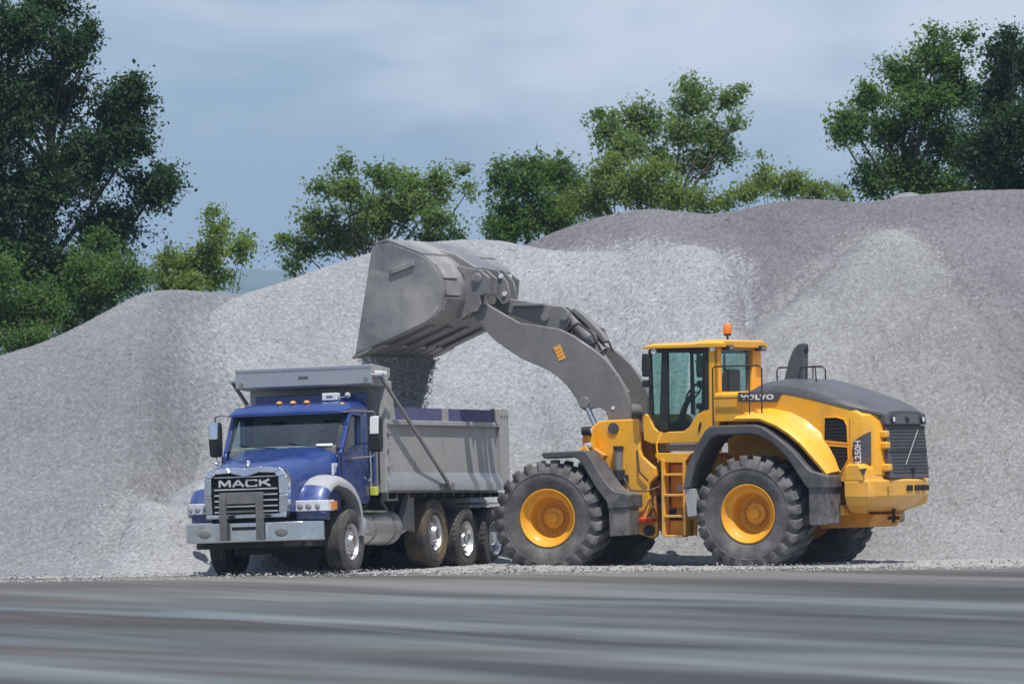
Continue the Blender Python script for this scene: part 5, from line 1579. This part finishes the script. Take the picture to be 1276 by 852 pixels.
MB().cyl((-2.1, 0.95, 1.0), (-2.1, 0.98, 1.07), 0.05).build('filler_cap', 'black', tk)
MB().box(-0.70, -1.5, 0.98, 1.14, 0.985, 1.01).box(-0.70, -1.5, 1.08, 1.15, 0.62, 0.645).build('tank_step', 'guard_grey', tk, bev=0.004)
for s in (1, -1):
    MB().prism([(-2.86, 1.30), (-2.90, 1.30), (-2.90, 0.66), (-2.74, 0.72), (-2.22, 0.60), (-2.30, 0.74), (-2.52, 1.02), (-2.70, 1.29)], *sorted((s * 0.95, s * 1.06))).build('mud_guard', 'guard_grey', TK, bev=0.008)
    MB().box(-1.60, -2.05, *sorted((s * 1.0, s * 1.12)), 1.17, 1.20).box(-1.60, -1.65, *sorted((s * 1.0, s * 1.12)), 1.2, 1.30).box(-2.0, -2.05, *sorted((s * 1.0, s * 1.12)), 1.2, 1.30).build('hanger_bracket', 'box_bright', TK, bev=0.006)
    MB().box(-5.85, -6.95, *sorted((s * 0.62, s * 1.18)), 1.105, 1.135).build('rear_mud_guard', 'box_bright', TK, bev=0.008)
    MB().bar((-1.7, s * 0.95, 1.2), (-2.45, s * 0.9, 0.75), 0.04, 0.04).build('brace', 'guard_grey', TK)

# dump body
db = part_empty('dump_body', TK)
for s in (1, -1):
    MB().box(-1.50, -6.50, *sorted((s * 1.10, s * 1.165)), 1.58, 2.42).build('side_wall', 'box_steel', db)
    MB().prism_x([(s * 1.12, 1.64), (s * 1.167, 1.635), (s * 1.255, 1.43), (s * 1.255, 1.335), (s * 1.10, 1.335)], -1.40, -6.55).build('dirt_shedder', 'box_bright', db, bev=0.006)
    MB().box(-1.45, -6.55, *sorted((s * 1.09, s * 1.225)), 2.405, 2.485).build('top_rail', 'box_steel', db, bev=0.012)
    for x0, x1 in ((-1.78, -3.95), (-4.22, -6.32)):
        MB().box(x0, x1, *sorted((s * 1.13, s * 1.175)), 2.475, 2.695).build('side_board', 'blue_board', db, bev=0.006)
    MB().box(-3.98, -4.20, *sorted((s * 1.12, s * 1.20)), 2.48, 2.70).build('board_post', 'box_steel', db, bev=0.008)
    MB().box(-6.33, -6.50, *sorted((s * 1.12, s * 1.20)), 2.48, 2.72).build('board_post', 'box_steel', db, bev=0.008)
    MB().prism([(-6.50, 1.34), (-6.50, 2.72), (-6.72, 2.74), (-6.93, 2.70), (-6.91, 1.50), (-6.72, 1.34)], *sorted((s * 1.08, s * 1.225))).build('corner_post', 'box_steel', db, bev=0.012)
    for x in (-6.56, -6.70, -6.84):
        MB().cyl((x, s * 1.21, 2.60), (x, s * 1.24, 2.60), 0.025, n=8).build('bolt', 'guard_grey', db)
    MB().prism([(-1.38, 1.30), (-1.40, 2.50), (-1.45, 3.10), (-1.72, 3.12), (-1.72, 2.70), (-1.56, 2.42), (-1.52, 1.30)], *sorted((s * 1.08, s * 1.20))).build('front_post', 'box_steel', db, bev=0.012)
    MB().prism([(-1.72, 2.70), (-1.72, 3.12), (-1.90, 2.52), (-1.90, 2.48), (-1.6, 2.44)], *sorted((s * 1.13, s * 1.18))).build('gusset', 'box_steel', db, bev=0.006)
    for z in (1.72, 2.0, 2.27):
        MB().box(-1.42, -1.60, *sorted((s * 1.20, s * 1.225)), z - 0.012, z + 0.012).build('front_rung', 'box_bright', db)
    # ribs pressed in the side
    for x in (-2.75, -4.05, -5.30):
        MB().box(x - 0.02, x + 0.02, *sorted((s * 1.16, s * 1.172)), 1.64, 2.405).build('wall_rib', 'box_steel', db)
    arm = MB().bar((-0.98, s * 1.31, 3.18), (-3.90, s * 1.31, 1.40), 0.045, 0.06).build('tarp_arm', 'guard_grey', db, bev=0.008)
    MB().cyl((-3.90, s * 1.24, 1.40), (-3.90, s * 1.35, 1.40), 0.07).box(-3.62, -4.2, *sorted((s * 1.256, s * 1.275)), 1.345, 1.45).build('arm_pivot', 'guard_grey', arm, bev=0.006)
    MB().cyl((-0.98, s * 1.18, 3.20), (-0.98, s * 1.36, 3.20), 0.035, n=10).build('arm_roller', 'alu', arm)
    MB().box(-0.98, -1.40, *sorted((s * 1.19, s * 1.26)), 3.20, 3.27).build('tarp_bracket', 'white', db, bev=0.02)
MB().box(-1.44, -1.52, -1.15, 1.15, 1.34, 3.08).build('front_wall', 'box_steel', db, bev=0.01)
MB().box(-1.40, -6.6, -1.11, 1.11, 1.30, 1.42).build('floor_plate', 'box_steel', db)
for x in np.arange(-1.9, -6.6, -0.42):
    MB().box(x, x - 0.06, -1.15, 1.15, 1.225, 1.30).build('cross_member', 'chassis', db)
MB().prism([(-6.58, 1.34), (-6.66, 1.34), (-6.70, 2.70), (-6.62, 2.70)], -1.08, 1.08).build('tailgate', 'box_steel', db, bev=0.01)
MB().prism([(-0.90, 3.045), (-0.90, 3.365), (-1.0, 3.385), (-1.73, 3.33), (-1.74, 3.22), (-1.5, 3.02)], -1.175, 1.175).build('cab_shield', 'box_steel', db, bev=0.012)
fa = MB().box(-0.855, -0.90, -1.20, 1.20, 3.065, 3.375).build('tarp_housing', 'box_bright', db, bev=0.015)
MB().box(-0.845, -0.86, -1.2, 1.2, 3.325, 3.375).build('housing_lip', 'box_bright', fa, bev=0.006)
for y, z in ((-1.09, 3.13), (1.10, 3.14)):
    MB().cyl((-0.86, y, z), (-0.842, y, z), 0.035, n=12).build('housing_bolt', 'guard_grey', fa)
for i in range(4):
    MB().obox((-0.853, -0.06 + 0.043 * i, 3.20 + 0.004 * (i % 2)), (0, 1, 0.1), (0, -0.3, 1), (1, 0, 0), 0.016, 0.022, 0.003).build('worn_badge', 'silver_mark', fa)
MB().cyl((-1.7, 0, 1.15), (-3.4, 0, 1.25), 0.11).build('hoist_cylinder', 'chassis', TK)

# ---- load and falling stone
f5 = Field(77)
nx_, ny_ = 90, 46
X, Y = np.meshgrid(np.linspace(-6.55, -1.55, nx_), np.linspace(-1.09, 1.09, ny_))
Z = 1.55 + 0.85 * np.exp(-((X + 3.6) / 1.5) ** 2 - (Y / 0.95) ** 2) + 0.1 * f5.fbm(X * 2, Y * 2, 3) + rng.normal(0, 0.012, X.shape)
gl2 = grid_mesh('gravel_load', X, Y, Z, 'gravel_load', None, rng.random(X.shape))
tag(gl2, 'grey stone heap lying inside the truck body', 'gravel', kind='stuff')
gl2.matrix_world = Matrix.Translation(TK.location) @ TK.rotation_euler.to_matrix().to_4x4()

N = 56000
u = rng.random(N)
ylat = (rng.random(N) - 0.5) * 2 * 1.62
t = rng.random(N) ** 0.85                     # fall, 0 at the lip
drop = 0.02 + t * 1.55
spread = 0.04 + 0.09 * t
xo = 5.04 + 0.13 * np.sqrt(t) + rng.normal(0, 1, N) * spread
edge_f = np.clip(0.96 - 0.62 * (drop - 0.1), 0.5, 0.96)
stray = np.where(rng.random(N) < 0.05, 3.2, 1.0)
ylat = ylat * edge_f + rng.normal(0, 0.05, N) * (0.4 + 1.6 * t) * stray
xo = xo + rng.normal(0, 0.05, N) * t * stray
zz = 3.60 - drop
# stone still lying on the bucket floor
N2 = 9000
x2 = rng.uniform(3.95, 5.15, N2)
y2 = rng.uniform(-1.6, 1.6, N2)
z2 = 4.14 - (x2 - 3.92) * 0.425 + 0.03 + rng.random(N2) * 0.16
P = np.concatenate([np.stack([xo, ylat, zz], 1), np.stack([x2, y2, z2], 1)])
Mw = np.array((Matrix.Translation(LD.location) @ Matrix.Rotation(R(152) + FR, 4, 'Z')).to_3x3())
P = P @ Mw.T + np.array(LD.location)
sz = np.exp(rng.normal(math.log(0.0135), 0.35, N + N2))
o = stones('falling_gravel', P, sz, 'gravel_load', 31, OCTA)
tag(o, 'dark stream of crushed stone pouring from the bucket lip into the truck body', 'gravel', kind='stuff')
